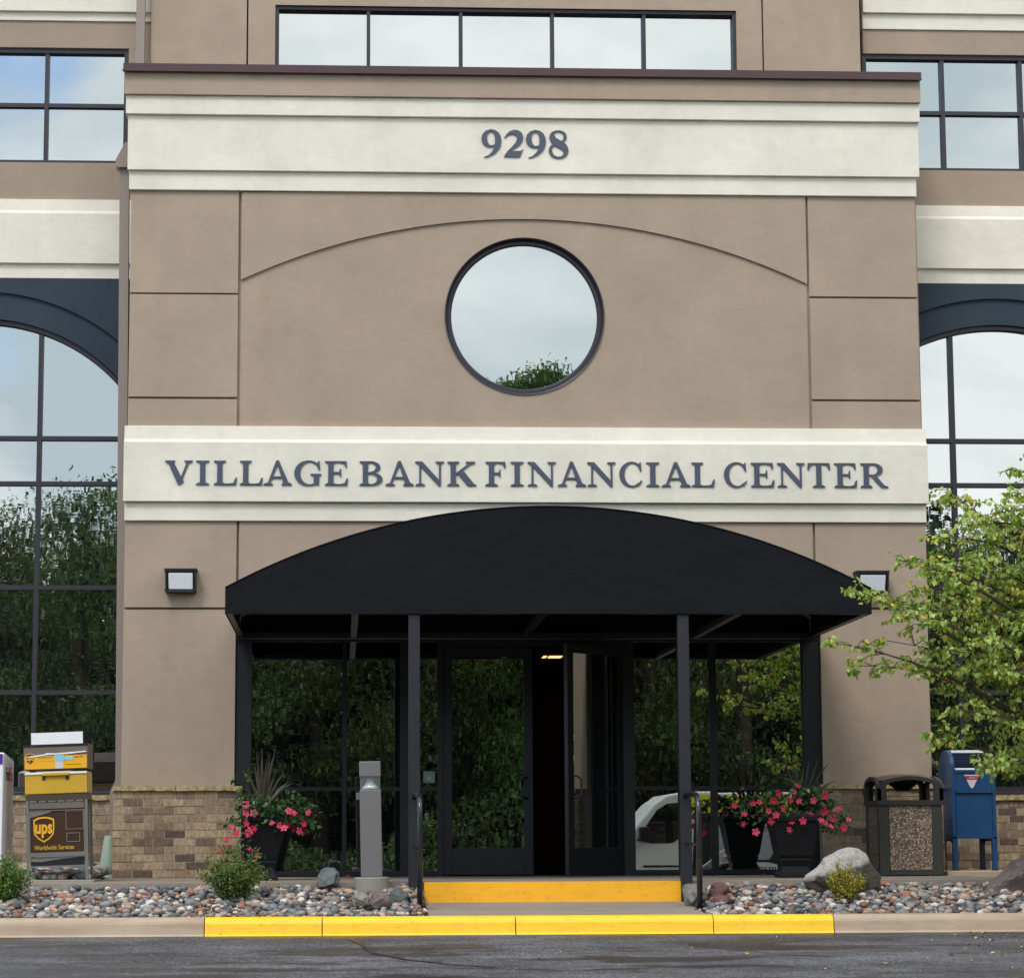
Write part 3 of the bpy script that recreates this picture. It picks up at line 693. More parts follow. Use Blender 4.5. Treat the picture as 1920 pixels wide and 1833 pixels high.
# ---- wings
def wing(side):
    s = side
    ur = 110 if s < 0 else 1820
    xi = PX(243 if s < 0 else 1714, 1100, YW)             # hidden behind the tower flank
    xi2 = PX(268 if s < 0 else 1616, 60, YW) if True else xi
    xo = -9.5 if s < 0 else 10.5
    Zr = lambda v, y=YW: PZ(v, ur, y)
    dv = {-1: dict(b0=(-120, 21), b1=(24, 39), t1=(41, 90), w=(90, 305), t2=(305, 374), c=(374, 398, 400, 493, 495, 523), d=523),
           1: dict(b0=(-105, 26), b1=(29, 57), t1=(59, 103), w=(103, 320), t2=(320, 386), c=(386, 409, 411, 503, 505, 533), d=533)}[s]
    xt = PX(262 if s < 0 else 1619, 60, YU)               # upper storeys run in to the upper block
    def sl(name, mat, v0, v1, y0, y1, xin=None, bev=.004):
        a, b = (xo, xin if xin is not None else xi)
        return box(name, mat, B, a, b, y0, y1, Zr(v1, y0), Zr(v0, y0), bev)
    box('core_wall', 'tan2', B, xo, xi, YW+.16, 8, -1, ZTOP-.3); box('core_wall', 'tan2', B, xo, ux0+.2 if s < 0 else ux1-.2, YW+.61, 8, ZTOP-.3, ZU-.02)
    xup = ux0+.08 if s < 0 else PX(1617, 60, YW)
    sl('cornice_band', 'cream', dv['b0'][0], dv['b0'][1], YW-.06, YW+.6, xup); sl('cornice_band', 'cream', dv['b1'][0]-2, dv['b1'][1], YW-.02, YW+.6, xup)
    box('wing_wall', 'tan2', B, xo, xup, YW, YW+.16, Zr(-105), ZU)
    sl('wing_wall', 'tan2', dv['b1'][1]-1, dv['w'][0], YW, YW+.6, xup)
    sl('wing_wall', 'tan2', dv['w'][1], dv['t2'][1]+2, YW, YW+.16)
    c = dv['c']
    m = MB(); pr = [(YW+.16, Zr(c[5])), (YW-.03, Zr(c[5], YW-.03)), (YW-.03, Zr(c[4], YW-.03)), (YW-.07, Zr(c[3], YW-.07)), (YW-.07, Zr(c[2], YW-.07)), (YW-.04, Zr(c[1]-3, YW-.04)), (YW-.025, Zr(c[0], YW-.025)), (YW+.16, Zr(c[0]))]
    obj('cornice_band', m.prism([pr], xo, xi, 'x'), 'cream', B)
    # window pair above
    wz1, wz0 = Zr(dv['w'][0]), Zr(dv['w'][1]); wm = Zr(195.5 if s < 0 else 210.5)
    if s < 0: xw = [PX(u, 200, YW) for u in (-390, -227, -70, 86, 240)]; xj = PX(241, 200, YW)
    else: xw = [PX(u, 200, YW) for u in (1619, 1770, 1917, 2070, 2220)]; xj = xw[0]
    if s < 0: box('wing_wall', 'tan2', B, xw[-1], xup, YW, YW+.6, wz0, wz1); box('wing_wall', 'tan2', B, xo, xw[0], YW, YW+.16, wz0, wz1)
    else: box('wing_wall', 'tan2', B, xw[-1], xo, YW, YW+.16, wz0, wz1)
    grid_window('window', sorted(xw), [wz0, wm, wz1], YW+.03, .04, .06, outer=.045)
    # arched window
    if s < 0: ap = -35; uc = (222, 693); ug = (222, 616); top = 598; gt = 549; um_ = [(75, 700), (-145, 700)]; ho = (820, 905, 1100, 1297)
    else: ap = 1872; uc = (1722, 641); ug = (1722, 584); top = 609; gt = 561; um_ = [(1786, 700), (1958, 700)]; ho = (825, 908, 1101, 1297)
    xa = PX(ap, 700, YW); zt_ = Zr(top); rr = PX(ap+350, 600, YW)-xa
    half = abs(PX(uc[0], 660, YW)-xa)+(.0 if s > 0 else .10)
    if s > 0: half += .08
    zc = zt_-rr; rg = Zr(gt)-zc
    zsp = zc+math.sqrt(rr*rr-half*half)
    sill = Zr(1484 if s < 0 else 1484)
    a_ = math.degrees(math.asin(half/rr)); ar = arc(xa, zc, rr, 90-a_, 90+a_, 32)
    zd = Zr(dv['d'])
    halfg = min(half, rg*.98) ; ag = math.degrees(math.asin(halfg/rg)); arg_ = arc(xa, zc, rg, 90-ag, 90+ag, 32)
    obj('spandrel_panel', MB().prism([[(xa-half, arg_[-1][1])]+arg_[::-1][1:-1]+[(xa+half, arg_[0][1]), (xa+half, zd), (xa-half, zd)]], YW-.035, YW+.16), 'navy', B)
    obj('arch_surround', MB().prism([[(xa-half, zsp)]+ar[::-1][1:-1]+[(xa+half, zsp)]+arg_], YW-.006, YW+.16), 'navy', B)
    # jambs of the wing wall beyond the opening
    if s < 0: box('wing_wall', 'tan2', B, xo, xa-half, YW, YW+.16, -1, Zr(c[5])); box('wing_wall', 'tan2', B, xa+half, xi+.05, YW, YW+.16, -1, Zr(c[5])) if xa+half < xi else None
    else: box('wing_wall', 'tan2', B, xa+half, xo, YW, YW+.16, -1, Zr(c[5])); box('wing_wall', 'tan2', B, xi-.05, xa-half, YW, YW+.16, -1, Zr(c[5])) if xa-half > xi else None
    fo = .045; ri = rr-fo; hi = half-fo
    yi = YW+.03; fr = MB()
    ai = math.degrees(math.asin(hi/ri)); zi = zc+math.sqrt(ri*ri-hi*hi); ain = arc(xa, zc, ri, 90-ai, 90+ai, 32)
    fr.prism([[(xa-half, sill), (xa+half, sill)]+ar, [(xa-hi, sill+.05), (xa+hi, sill+.05)]+ain], yi, yi+.10)
    mx_ = [PX(u, v, YW) for u, v in um_]; mx_.sort()
    def ztop(x): return zc+math.sqrt(ri*ri-(x-xa)**2)
    for x in mx_: fr.box(x-.022, x+.022, yi+.012, yi+.098, sill+.05, ztop(abs(x-xa)+.022+xa)-.0)
    e_ = [xa-hi, mx_[0]-.022, mx_[0]+.022, mx_[1]-.022, mx_[1]+.022, xa+hi]
    for v in ho:
        z = Zr(v)
        for a, b in zip(e_[0::2], e_[1::2]): fr.box(a, b, yi+.014, yi+.096, z-.021, z+.021)
    wn = obj('arched_window', fr, 'frame', B)
    zl2 = [sill+.04]+[Zr(v) for v in ho[::-1]]
    cols = [xa-hi, mx_[0], mx_[1], xa+hi]
    for i in range(3):
        a, b = cols[i], cols[i+1]
        for j in range(4): pane(wn, 'glass' if j < 3 else 'glass_up', a+.003, b-.003, zl2[j]+.003, zl2[j+1]-.003, yi+.06)
        k = 12; top_ = [(a+.003+(b-a-.006)*(k-q)/k) for q in range(k+1)]
        lp = [(a+.003, zl2[4]+.003), (b-.003, zl2[4]+.003)]+[(x, ztop(x)+.01) for x in top_]
        pane(wn, 'glass_up', a, b, zl2[4], zl2[4]+1, yi+.06, 0, 0, [lp])
    # sill, cap and brick
    zb = Zr(1500); zcap = Zr(1490)
    m = box('window_sill', 'frame', B, xa-half, xa+half, YW-.02, YW+.14, zcap, sill, .003)
    if s < 0: x0_, x1_ = xa-half+1.0, xi+.0
    else: x0_, x1_ = xi, PX(2010, 1560, YW)
    caps(x0_, x1_, YW-.07, YW+.02, zb, zcap, [x0_+(x1_-x0_)*.45])
    brick_wall(x0_, x1_, YW-.04, -.03 if s > 0 else .0, zb)
wing(-1); wing(1)

# ---- storefront under the awning
ft = PZ(1475, 984, YS); fb = .0; zh = HEAD
def ux(u, v=1400): return PX(u, v, YS)
sf = obj('storefront_frame', MB(), 'store', B)
m = MB()
def vb(u0, u1, z0=0.0, z1=None, y0=YS-.03, y1=YS+.06): m.box(ux(u0), ux(u1), y0, y1, z0, zh if z1 is None else z1)
def hb(u0, u1, v0, v1, y0=YS-.026, y1=YS+.055): m.box(ux(u0), ux(u1), y0, y1, PZ(v1, 984, YS), PZ(v0, 984, YS))
vb(441, 471, y0=.036); vb(642, 650); vb(750, 768); vb(820, 830); vb(1168, 1189); vb(1270, 1292); vb(1331, 1344); vb(1506, 1540, y0=.036)
for a, b in ((471, 642), (650, 750), (768, 820), (1189, 1270), (1292, 1331), (1344, 1506)):
    hb(a, b, 1474, 1481); hb(a, b, 1631, 1639.5); hb(a, b, 1197, 1203)
hb(830, 1168, 1197, 1213)
me = sf.data; me.clear_geometry(); me.from_pydata(m.v, [], m.f)
for a, b in ((471, 642), (650, 750), (768, 820), (1189, 1270), (1292, 1331), (1344, 1506)):
    t_ = {1189: -.14, 1292: -.14, 1344: -.14}.get(a, 0)
    pane(sf, 'glass_low' if a > 1000 else 'glass', ux(a)-.003, ux(b)+.003, PZ(1633, 984, YS), PZ(1479, 984, YS), YS, t_)
    pane(sf, 'glass', ux(a)-.003, ux(b)+.003, PZ(1476, 984, YS), zh-.02, YS)
# doors: left leaf shut, right leaf swung outward
DW = (ux(1168)-ux(830))/2-.004; zd0, zd1 = .012, PZ(1214, 984, YS)
def door(hinge_x, sgn, ang, lab):
    m = MB(); sx = lambda a: sgn*a
    def b_(a0, a1, z0, z1, y0=-.022, y1=.022): m.box(sx(a0), sx(a1), y0, y1, z0, z1)
    sw = .085
    b_(.0, sw, zd0, zd1); b_(DW-sw, DW, zd0, zd1); b_(sw, DW-sw, zd1-.085, zd1); b_(sw, DW-sw, zd0, zd0+.25)
    d = obj('door', m, 'store', B, .002); d.location = (hinge_x, YS+.005, 0); d.rotation_euler = (0, 0, math.radians(ang)); d['label'] = lab
    p = MB().box(sx(sw-.006), sx(DW-sw+.006), -.008, .008, zd0+.245, zd1-.08); obj('pane', p, 'glass_door', d)
    h = MB(); hx = sx(DW-.05); z0, z1 = PZ(1496, 984, YS), PZ(1457, 984, YS); ox = -sgn*.075
    h.tube([(hx, -.02, z0), (hx+ox*.4, -.06, z0), (hx+ox, -.075, z0+.03), (hx+ox, -.075, z1-.03), (hx+ox*.4, -.06, z1), (hx, -.02, z1)], .010, 8)
    obj('handle', h, 'rail', d); return d
door(ux(830)+.002, 1, 0, 'closed left door leaf with a full height pane')
door(ux(1168)-.002, -1, 46, 'right door leaf standing open')
# vestibule seen through the open leaf
v0x, v1x = ux(800), ux(1230)
obj('vestibule_wall', MB().box(v0x-.05, v0x, .18, 3.38, .0, HEAD-.01).box(v1x, v1x+.05, .18, 3.38, 0, HEAD-.01).box(v0x, v1x, 3.30, 3.38, 0, HEAD-.01), 'wall_in', B)
obj('vestibule_floor', MB().box(v0x, v1x, .18, 3.3, .001, .006), 'floor_in', B)
obj('vestibule_ceiling', MB().box(v0x, v1x, .18, 3.3, HEAD-.06, HEAD-.012), 'black', B)
lx, lz = P(1040, 1203, 1.6)
obj('recessed_lamp', MB().box(lx-.06, lx+.07, 1.5, 1.75, HEAD-.066, HEAD-.0605).box(lx-.12, lx-.085, 1.5, 1.75, HEAD-.066, HEAD-.0605), 'lampglow', B)
# sticker on the side light
sx_, sz_ = P(805, 1456, YS-.04)
st_ = tag(box('accessibility_sticker', 'sign_grey', None, sx_-.054, sx_+.054, YS-.008, YS-.003, sz_-.054, sz_+.054), 'small square grey green sticker on the narrow pane beside the left door', 'sticker')
text('lettering', 'o', 'paper', st_, sx_-.018, YS-.009, sz_-.03, h=.035, depth=.001)

# downpipe in the left corner
dp = thing('downspout', 'brown square downspout with a funnel head in the left corner of the entrance bay', 'downspout')
YD = .32
def dx(u, v, y=YD): return P(u, v, y)
pts = []
m = MB(); w_ = .045
def seg_(u0, v0, u1, v1, name='pipe'):
    (a, z0), (b, z1) = dx(u0, v0), dx(u1, v1); q = MB()
    q.add([(a-w_, YD-.05, z0), (a+w_, YD-.05, z0), (a+w_, YD+.05, z0), (a-w_, YD+.05, z0), (b-w_, YD-.05, z1), (b+w_, YD-.05, z1), (b+w_, YD+.05, z1), (b-w_, YD+.05, z1)],
          [(0, 3, 2, 1), (4, 5, 6, 7), (0, 1, 5, 4), (1, 2, 6, 5), (2, 3, 7, 6), (3, 0, 4, 7)]); return obj(name, q, 'spout', dp)
seg_(234, 318, 226, 1462); seg_(226, 1462, 216, 1484, 'elbow'); seg_(216, 1484, 215, 1590)
(hx0, hz0), (hx1, hz1) = dx(219, 318), dx(240, 272); q = MB()
zz = dx(230, 305)[1]
q.prism([[(hx0, hz0+.0), (hx0+.12, hz0), (hx0+.12, hz1), (hx0+.085, hz1), (hx0-.005, zz)]], YD-.10, YD+.08); obj('funnel_head', q, 'spout', dp)
YD = YW-.05+.2; ub_ = MB()
a0, z0 = P(256.5, 0, .62); a1, _ = P(272.5, 0, .62)
obj('pipe', MB().box(a0, a1, .58, .68, PZ(121, 260, .62), ZU), 'spout', dp)

# ================================================================== lettering
def E2(cx, cz, rx, rz, a0, a1, n=16): return [(cx+rx*math.cos(math.radians(a0+(a1-a0)*i/n)), cz+rz*math.sin(math.radians(a0+(a1-a0)*i/n))) for i in range(n+1)]
TK, TN = .215, .075
def Rr(a, b, c, d): return [(a, c), (b, c), (b, d), (a, d)]
def serif(xc, h, up, s=TK/2, t=.042):
    if up: return [(xc-h, 1), (xc-h, 1-t), (xc-s, 1-t-.06), (xc+s, 1-t-.06), (xc+h, 1-t), (xc+h, 1)]
    return [(xc-h, 0), (xc+h, 0), (xc+h, t), (xc+s, t+.06), (xc-s, t+.06), (xc-h, t)]
def stem(xc, h0=.24, h1=.24): return [Rr(xc-TK/2, xc+TK/2, 0, 1), serif(xc, h0, False), serif(xc, h1, True)]
def glyph(c, w):
    if c == 'I': return stem(w/2, w/2-.01, w/2-.01)
    if c == 'V': return [[(.08, 1), (.31, 1), (.62*w+.06, .12), (.5*w+.045, 0), (.5*w-.045, 0)], [(w-.24, 1), (w-.14, 1), (.5*w+.045, 0), (.5*w-.03, 0.03)], serif(.2, .2, True, .115), serif(w-.19, .17, True, .04)]
    if c == 'A': return [[(.5*w-.06, 1.02), (.5*w+.05, 1.02), (w-.08, .0), (w-.32, 0)], [(.5*w-.06, 1.02), (.5*w+.02, .9), (.24, 0), (.14, 0)], Rr(.3*w, .68*w, .28, .36), serif(.19, .19, False, .04), serif(w-.2, .21, False, .115)]
    if c == 'L':
        x = .25; return stem(x, .24, .24)+[[(x, 0), (w-.03, 0), (w, .30), (w-.05, .30), (w-.14, .09), (w-.3, .055), (x, .055)]]
    if c in 'EF':
        x = .25; r = [[(x, 1), (w-.06, 1), (w-.05, .74), (w-.095, .74), (w-.16, .90), (w-.3, .945), (x, .945)], [(x, .48), (.62*w, .48), (.66*w, .36), (.70*w, .36), (.70*w, .69), (.66*w, .69), (.62*w, .55), (x, .55)]]
        if c == 'E': r.append([(x, 0), (w-.03, 0), (w, .29), (w-.05, .29), (w-.14, .09), (w-.3, .055), (x, .055)])
        return stem(x, .24 if c == 'E' else .26, .24)+r
    if c == 'B':
        x = .25; return stem(x, .24, .24)+[E2(w*.50, .755, w*.39, .245, 90, -90)+E2(w*.46, .755, w*.24, .19, -90, 90), Rr(x, w*.52, .945, 1), Rr(x, w*.52, .48, .545), E2(w*.52, .265, w*.46, .265, 90, -90)+E2(w*.48, .265, w*.28, .21, -90, 90), Rr(x, w*.54, 0, .055)]
    if c == 'R':
        x = .24; return stem(x, .24, .24)+[E2(w*.47, .735, w*.35, .265, 90, -90)+E2(w*.43, .735, w*.21, .21, -90, 90), Rr(x, w*.49, .945, 1), Rr(x, w*.49, .47, .53), [(w*.36, .5), (w*.56, .5), (w*.88, .075), (w+.02, .035), (w+.02, 0), (w*.76, 0)]]
    if c == 'K':
        x = .24; return stem(x, .24, .24)+[[(x+.07, .40), (x+.07, .50), (w-.28, .93), (w-.16, .93)], serif(w-.22, .19, True, .06), [(x+.15, .55), (x+.36, .70), (w-.06, .06), (w-.30, .0), (w-.34, .0)], [(w-.34, 0), (w+.02, 0), (w+.02, .04), (w-.1, .08), (w-.34, .08)]]
    if c == 'N': return [Rr(.16, .235, 0, .95), serif(.2, .19, False, .04), [(.0, 1), (.28, 1), (w-.13, .16), (w-.13, -.02), (w-.2, -.02), (.16, .86), (.0, .955)], Rr(w-.205, w-.13, -.0, 1), serif(w-.17, .17, True, .04)]
    if c == 'T': return [Rr(w/2-TK/2, w/2+TK/2, 0, 1), serif(w/2, .25, False), [(.02, 1), (w-.02, 1), (w, .72), (w-.05, .72), (w-.13, .90), (w-.26, .945), (.26, .945), (.13, .90), (.05, .72), (0, .72)]]
    if c in 'CG':
        o_ = E2(w*.53, .5, w*.53, .525, 42 if c == 'C' else 45, 318 if c == 'C' else 312, 30); i_ = E2(w*.57, .5, w*.35, .465, 312, 46, 30)
        r = [o_+i_, [(w*.86, .96), (w*.93, 1.02), (w*.955, .64), (w*.90, .64), (w*.84, .80)]]
        if c == 'C': r.append([(w*.80, .09), (w*.83, .02), (w*.99, .22), (w*.95, .26)])
        else: r += [Rr(w*.72, w*.92, .02, .42), [(w*.60, .47), (w*.60, .43), (w*.72, .38), (w*.92, .38), (w*1.0, .43), (w*1.0, .47)]]
        return r
def letter3d(name, polys, x, z, sx, sz, y, parent, mat='letter', t=.014):
    m = MB()
    for k, p in enumerate(polys): m.prism([[(x+a*sx, z+b*sz) for a, b in p]], y-t-.0004*k, y+.004*0)
    return obj(name, m, mat, parent)
sg_ = thing('facade_sign', 'blue grey raised serif letters reading VILLAGE BANK FINANCIAL CENTER on the cream band', 'sign')
LT = [('V', 310, 362.5), ('I', 367.5, 393), ('L', 401, 444.5), ('L', 449.5, 492.8), ('A', 494.5, 547), ('G', 552, 602.5), ('E', 609, 652.5), ('B', 673.7, 718), ('A', 723, 775), ('N', 778.7, 832.3), ('K', 838.7, 892),
      ('F', 910, 950), ('I', 956.8, 982), ('N', 989, 1042), ('A', 1045.4, 1097.5), ('N', 1100.8, 1153.7), ('C', 1160.8, 1204), ('I', 1210.8, 1236), ('A', 1240, 1293.3), ('L', 1295.8, 1339.2),
      ('C', 1356.7, 1400.4), ('E', 1407, 1451), ('N', 1456.7, 1508), ('T', 1513.3, 1555.8), ('E', 1563, 1606), ('R', 1612.5, 1663.3)]
for c, u0, u1 in LT:
    um = (u0+u1)/2; vt = 863.2+(um-335)*.00405; x0, zt1 = P(u0, vt, yb); x1, _ = P(u1, vt, yb); _, zb1 = P(um, vt+45.3, yb); h = zt1-zb1
    letter3d('letter', glyph(c, (x1-x0)/h), x0, zb1, h, h, yb, sg_)
DG = {'9': [[(250,595),(330,562),(395,495),(432,415),(380,428),(310,422),(250,385),(215,335),(206,270),(225,200),(280,143),(365,119),(445,135),(508,182),(540,250),(549,320),(535,400),(500,470),(435,535),(350,580),(270,602)],
            [(365,157),(325,178),(303,225),(302,280),(315,340),(340,383),(375,397),(412,388),(436,370),(441,300),(435,235),(415,185),(390,161)]],
      '2': [[(597,268),(640,200),(690,155),(760,130),(830,135),(895,175),(922,240),(912,310),(880,370),(820,420),(750,460),(703,492),(870,492),(898,480),(922,455),(865,598),(595,594),(610,555),(650,500),(740,410),(800,340),(818,270),(800,228),(750,202),(700,207),(650,235),(605,272)]],
      '8': [[(1430,375),(1392,330),(1371,270),(1378,210),(1415,165),(1480,142),(1560,140),(1625,165),(1665,215),(1665,270),(1640,315),(1608,343),(1660,380),(1692,440),(1699,500),(1675,560),(1620,605),(1540,622),(1450,610),(1390,565),(1360,505),(1366,440),(1393,400)],
            [(1580,322),(1480,265),(1448,215),(1465,180),(1520,163),(1580,175),(1612,215),(1615,260),(1602,300)], [(1465,403),(1600,480),(1618,520),(1600,565),(1560,588),(1500,588),(1445,560),(1418,510),(1416,450),(1435,415)]]}
hn = thing('house_number', 'large blue grey raised digits 9298 centred on the cream cornice', 'house number')
yn = -.075
for ch, du, dvv in (('9', 0, 0), ('2', 0, 0), ('9', 762, 12), ('8', 0, 0)):
    lp = [[P(880+(a+du)/9.143, 230+(b+dvv)/9.143, yn) for a, b in l] for l in DG[ch]]
    obj('digit', MB().prism([[(float(p[0]), float(p[1])) for p in l] for l in lp], yn-.014, yn), 'letter', hn)

# ================================================================== awning
YA = -2.77
aw = thing('entrance_awning', 'wide arched black canvas awning over the entrance doors', 'awning')
ax0, ax1 = PX(422, 1125, YA), PX(1634, 1125, YA); az0 = PZ(1150, 984, YA); az1 = (PZ(1101, 422, YA)+PZ(1103, 1634, YA))/2; azt = PZ(949, 1028, YA)
hc = (ax1-ax0)/2; sg = azt-az1; Ra = (hc*hc+sg*sg)/(2*sg); axm = (ax0+ax1)/2; an = math.degrees(math.asin(hc/Ra))
top = arc(axm, azt-Ra, Ra, 90-an, 90+an, 40)
obj('front_fascia', MB().prism([[(ax0, az0), (ax1, az0)]+top], YA, YA+.012), 'fabric', aw)
obj('edge_piping', MB().tube([(x, YA-.002, z) for x, z in top], .0065, 6).tube([(ax0, YA-.002, az0+.004), (ax1, YA-.002, az0+.004)], .0055, 6), 'fabric', aw)
m = MB(); vs = []; fs = []
for x, z in top: vs += [(x, YA+.012, z-.002), (x, -.15 if z > PZ(985) else -.01, z-.002), (x, -.15 if z > PZ(985) else -.01, z-.014), (x, YA+.012, z-.014)]
for i in range(len(top)-1):
    for k in range(4): k2 = (k+1) % 4; fs.append((i*4+k, i*4+k2, (i+1)*4+k2, (i+1)*4+k))
obj('vault', m.add(vs, fs, False), 'fabric', aw)
for x, d in ((ax0, 1), (ax1, -1)): box('side_valance', 'fabric', aw, x, x+d*.012, YA+.013, -.01, az0-.0, az1-.004)
def bar(name, a, b, r=.02, mat='post'):
    return obj(name, MB().tube([a, b], r*1.2, 4, True, False), mat, aw)
box('front_beam', 'post', aw, ax0+.014, ax1-.014, YA+.016, YA+.066, az0+.0, az0+.05); box('rear_beam', 'post', aw, ax0+.014, ax1-.014, -.07, -.02, az0+.0, az0+.05)
obj('rear_liner', MB().prism([[(ax0+.02, az0+.05), (ax1-.02, az0+.05)]+[(a_*.99+axm*.01, b_-.03) for a_, b_ in top]], -.018, -.010), 'fabric', aw)  # dark sheets added over the tan wall to paint the shade under the vault
obj('rear_liner', MB().box(Xa-.0, Xb+.0, -.018, -.010, HEAD-.0, az0+.05), 'fabric', aw)
xrL, xrR = PX(666, 1152, YA), PX(1389, 1152, YA)
for i, x in enumerate((xrL, axm-.04, xrR)):
    box('rafter', 'rod' if i != 1 else 'post', aw, x-.028, x+.028, YA+.07, -.072, az0+.002, az0+.05)
for x, d in ((ax0, 1), (ax1, -1)): box('side_beam', 'post', aw, x+d*.014, x+d*.06, YA+.067, -.072, az0, az0+.05)
for k in range(1, 6):   # bowed ribs hidden in the vault
    y = YA+.05+k*.42; tp = [(x, y, z-.035) for x, z in top[2:-2:3]]
    obj('rib', MB().tube(tp, .014, 6, True, True), 'post', aw)
for u in (777, 1280):
    x = PX(u+(3 if u > 1000 else -.5), 1400, -2.70); w = .0475
    p = box('post', 'post', aw, x-w, x+w, -2.745, -2.65, -.18, az0-.002, .004)

# handrails
for u, lab, sgn in ((787.5, 'black bent pipe handrail on the left side of the yellow step', 1), (1311, 'black bent pipe handrail on the right side of the yellow step', 1)):
    yr = -3.45; x = PX(u, 1600, yr); zt_ = PZ(1487, 984, -2.9); zf = PZ(1706, 984, yr)
    t = thing('handrail', lab, 'handrail', (x, yr, zf), 'handrails beside the step')
    xp = (PX(776.5 if u < 900 else 1283, 1400, -2.70))-x; H = zt_-zf
    L = [(xp*.9, -2.745-yr, H-.02), (xp*.8, -2.80-yr, H), (xp*.3, .24, H-.015), (xp*.15, .17, H-.02)]
    for a in range(0, 91, 15): L.append((xp*.12*(1-a/90), .15-.15*math.sin(math.radians(a)), H-.02-.14*(1-math.cos(math.radians(a)))))
    L += [(0, 0, H-.3), (0, 0, 0)]
    obj('rail', MB().tube(L, .024, 10), 'rail', t)
    obj('return_bar', MB().tube([(xp*.9, -2.745-yr, H*.56), (xp*.5, .35, H*.55), (0, 0, H*.56)], .010, 6), 'rail', t)
    obj('flange', MB().lathe([(0, .012), (.045, .012), (.05, 0)], (0, 0, -.004), 16, False), 'rail', t)

# wall lamps
for u0, u1, v0, v1, lab in ((310, 367, 1068, 1109, 'dark box wall lamp with a ribbed lens on the left side of the entrance'), (1607, 1667, 1072, 1112, 'dark box wall lamp on the right, half behind the awning corner')):
    x0, z1 = P(u0, v0, -.15); x1, z0 = P(u1, v1, -.15); c = (x0+x1)/2; w = (x1-x0)/2; h = z1-z0
    t = thing('wall_lamp', lab, 'wall lamp', (c, 0, z0), 'wall lamps flanking the entrance')
    m = MB().prism([[(-.005, 0), (-.12, 0), (-.17, h*.95), (-.17, h), (-.005, h)]], -w, -w+.02, 'x').prism([[(-.005, 0), (-.12, 0), (-.17, h*.95), (-.17, h), (-.005, h)]], w-.02, w, 'x')
    m.box(-w+.02, w-.02, -.03, -.005, 0, h).box(-w+.02, w-.02, -.165, -.03, h-.018, h-.001).box(-w+.02, w-.02, -.118, -.03, .001, .022)
    obj('housing', m, 'post', t)
    q = MB(); a0, a1 = -w+.03, w-.03
    q.prism([[(-.115, .026), (-.165, h-.03), (-.04, h-.03), (-.04, .026)]], a0, a1, 'x'); obj('lens', q, 'lens', t, .006)
    for s in (-1, 1):
        for z in (.015, h-.015): obj('screw', MB().box(s*w-.008, s*w+.008, -.15, -.13, z-.008, z+.008), 'post', t)
    obj('hood', MB().box(-w-.012, w+.012, -.18, -.005, h+.0005, h+.012), 'post', t)

# bollard lamp
bz = PZ(1643, 700, -2.8); bX = PX(697, 1560, -2.8)
t = thing('bollard_lamp', 'square grey bollard lamp on a round concrete footing left of the step', 'bollard lamp', (bX, -2.8, bz))
Hh = PZ(1427, 700, -2.8)-bz; w = .088; zl0 = PZ(1480, 700, -2.8)-bz; zl1 = PZ(1456, 700, -2.8)-bz
obj('shaft', MB().box(-w, w, -w, w, 0, zl0-.001), 'bollard', t, .006); obj('cap', MB().box(-w, w, -w, w, zl1+.001, Hh), 'bollard', t, .006)
obj('lens', MB().box(-w+.006, w-.006, -w+.006, w-.006, zl0, zl1), 'clear', t)
obj('reflector', MB().lathe([(.0, zl1-.004), (.022, zl1-.006), (.03, zl1-.04), (.05, zl1-.07), (.078, zl0+.006), (.0, zl0+.005)], (0, 0, 0), 24), 'chrome', t)
obj('footing', MB().lathe([(.0, -.0), (.135, -.001), (.142, -.012), (.142, -.30)], (0, 0, 0), 28, False), 'block', t)
t.rotation_euler = (0, math.radians(-1.1), 0)
box('access_box', 'bollard', t, -w-.03, -w-.001, -.03, .03, zl0-.08, zl0-.02)

# ---------------------------------------------------------------- drop boxes
yb_ = -1.85; fx, fz = P(108, 1645, yb_)
t = thing('parcel_drop_box', 'tall brown and amber parcel drop box with a shield badge and peeling stickers', 'parcel drop box', (fx, yb_, 0.0))
t.rotation_euler = (0, math.radians(-1.8), 0)
k = (-CAM[1]+yb_)/F
def ub_(u): return (u-108)*k
def uz(v): return (1645-v)*k
D_ = .42
for a in (-1, 1):
    for dd in (0, 1):
        obj('leg', MB().box(a*54*k-.012, a*54*k+.012, dd*(D_-.024), dd*(D_-.024)+.024, 0, uz(1498)), 'grey_metal', t)
obj('lower_rail', MB().box(-54*k+.012, 54*k-.012, .0, .02, uz(1602), uz(1599)).box(-54*k+.012, 54*k-.012, .0, .02, uz(1622), uz(1619)), 'grey_metal', t)
lp = obj('lower_panel', MB().box(-51*k, 51*k, .008, D_-.03, uz(1600), uz(1500)), 'brownp', t, .003)
obj('panel_edge', MB().box(-51*k, -49*k, -.002, .008, uz(1600), uz(1518)).box(49*k, 51*k, -.002, .008, uz(1600), uz(1518)).box(-49*k, 49*k, -.002, .008, uz(1519), uz(1517.5)).box(-49*k, 49*k, -.002, .008, uz(1600), uz(1595)), 'grey_metal', lp)
obj('header_strip', MB().box(-50*k, 50*k, -.001, .008, uz(1515), uz(1504)), 'taupe', lp)
for i in range(6): obj('vent_slot', MB().box((-50+i*17)*k, (-36+i*17)*k, -.004, -.001, uz(1503), uz(1500)), 'grey_metal', lp)
shx, shz = ub_(84), uz(1553)
def shield(sc, s_=1.0):
    w_, h_ = 19*k*sc, 23.5*k*sc
    R_ = [(0, -h_), (.55*w_, -.72*h_), (.92*w_, -.38*h_), (w_, .0), (w_, .82*h_), (.5*w_, .97*h_), (0, h_), (-.5*w_, .97*h_), (-w_, .78*h_), (-w_, 0), (-.92*w_, -.38*h_), (-.55*w_, -.72*h_)]
    return R_
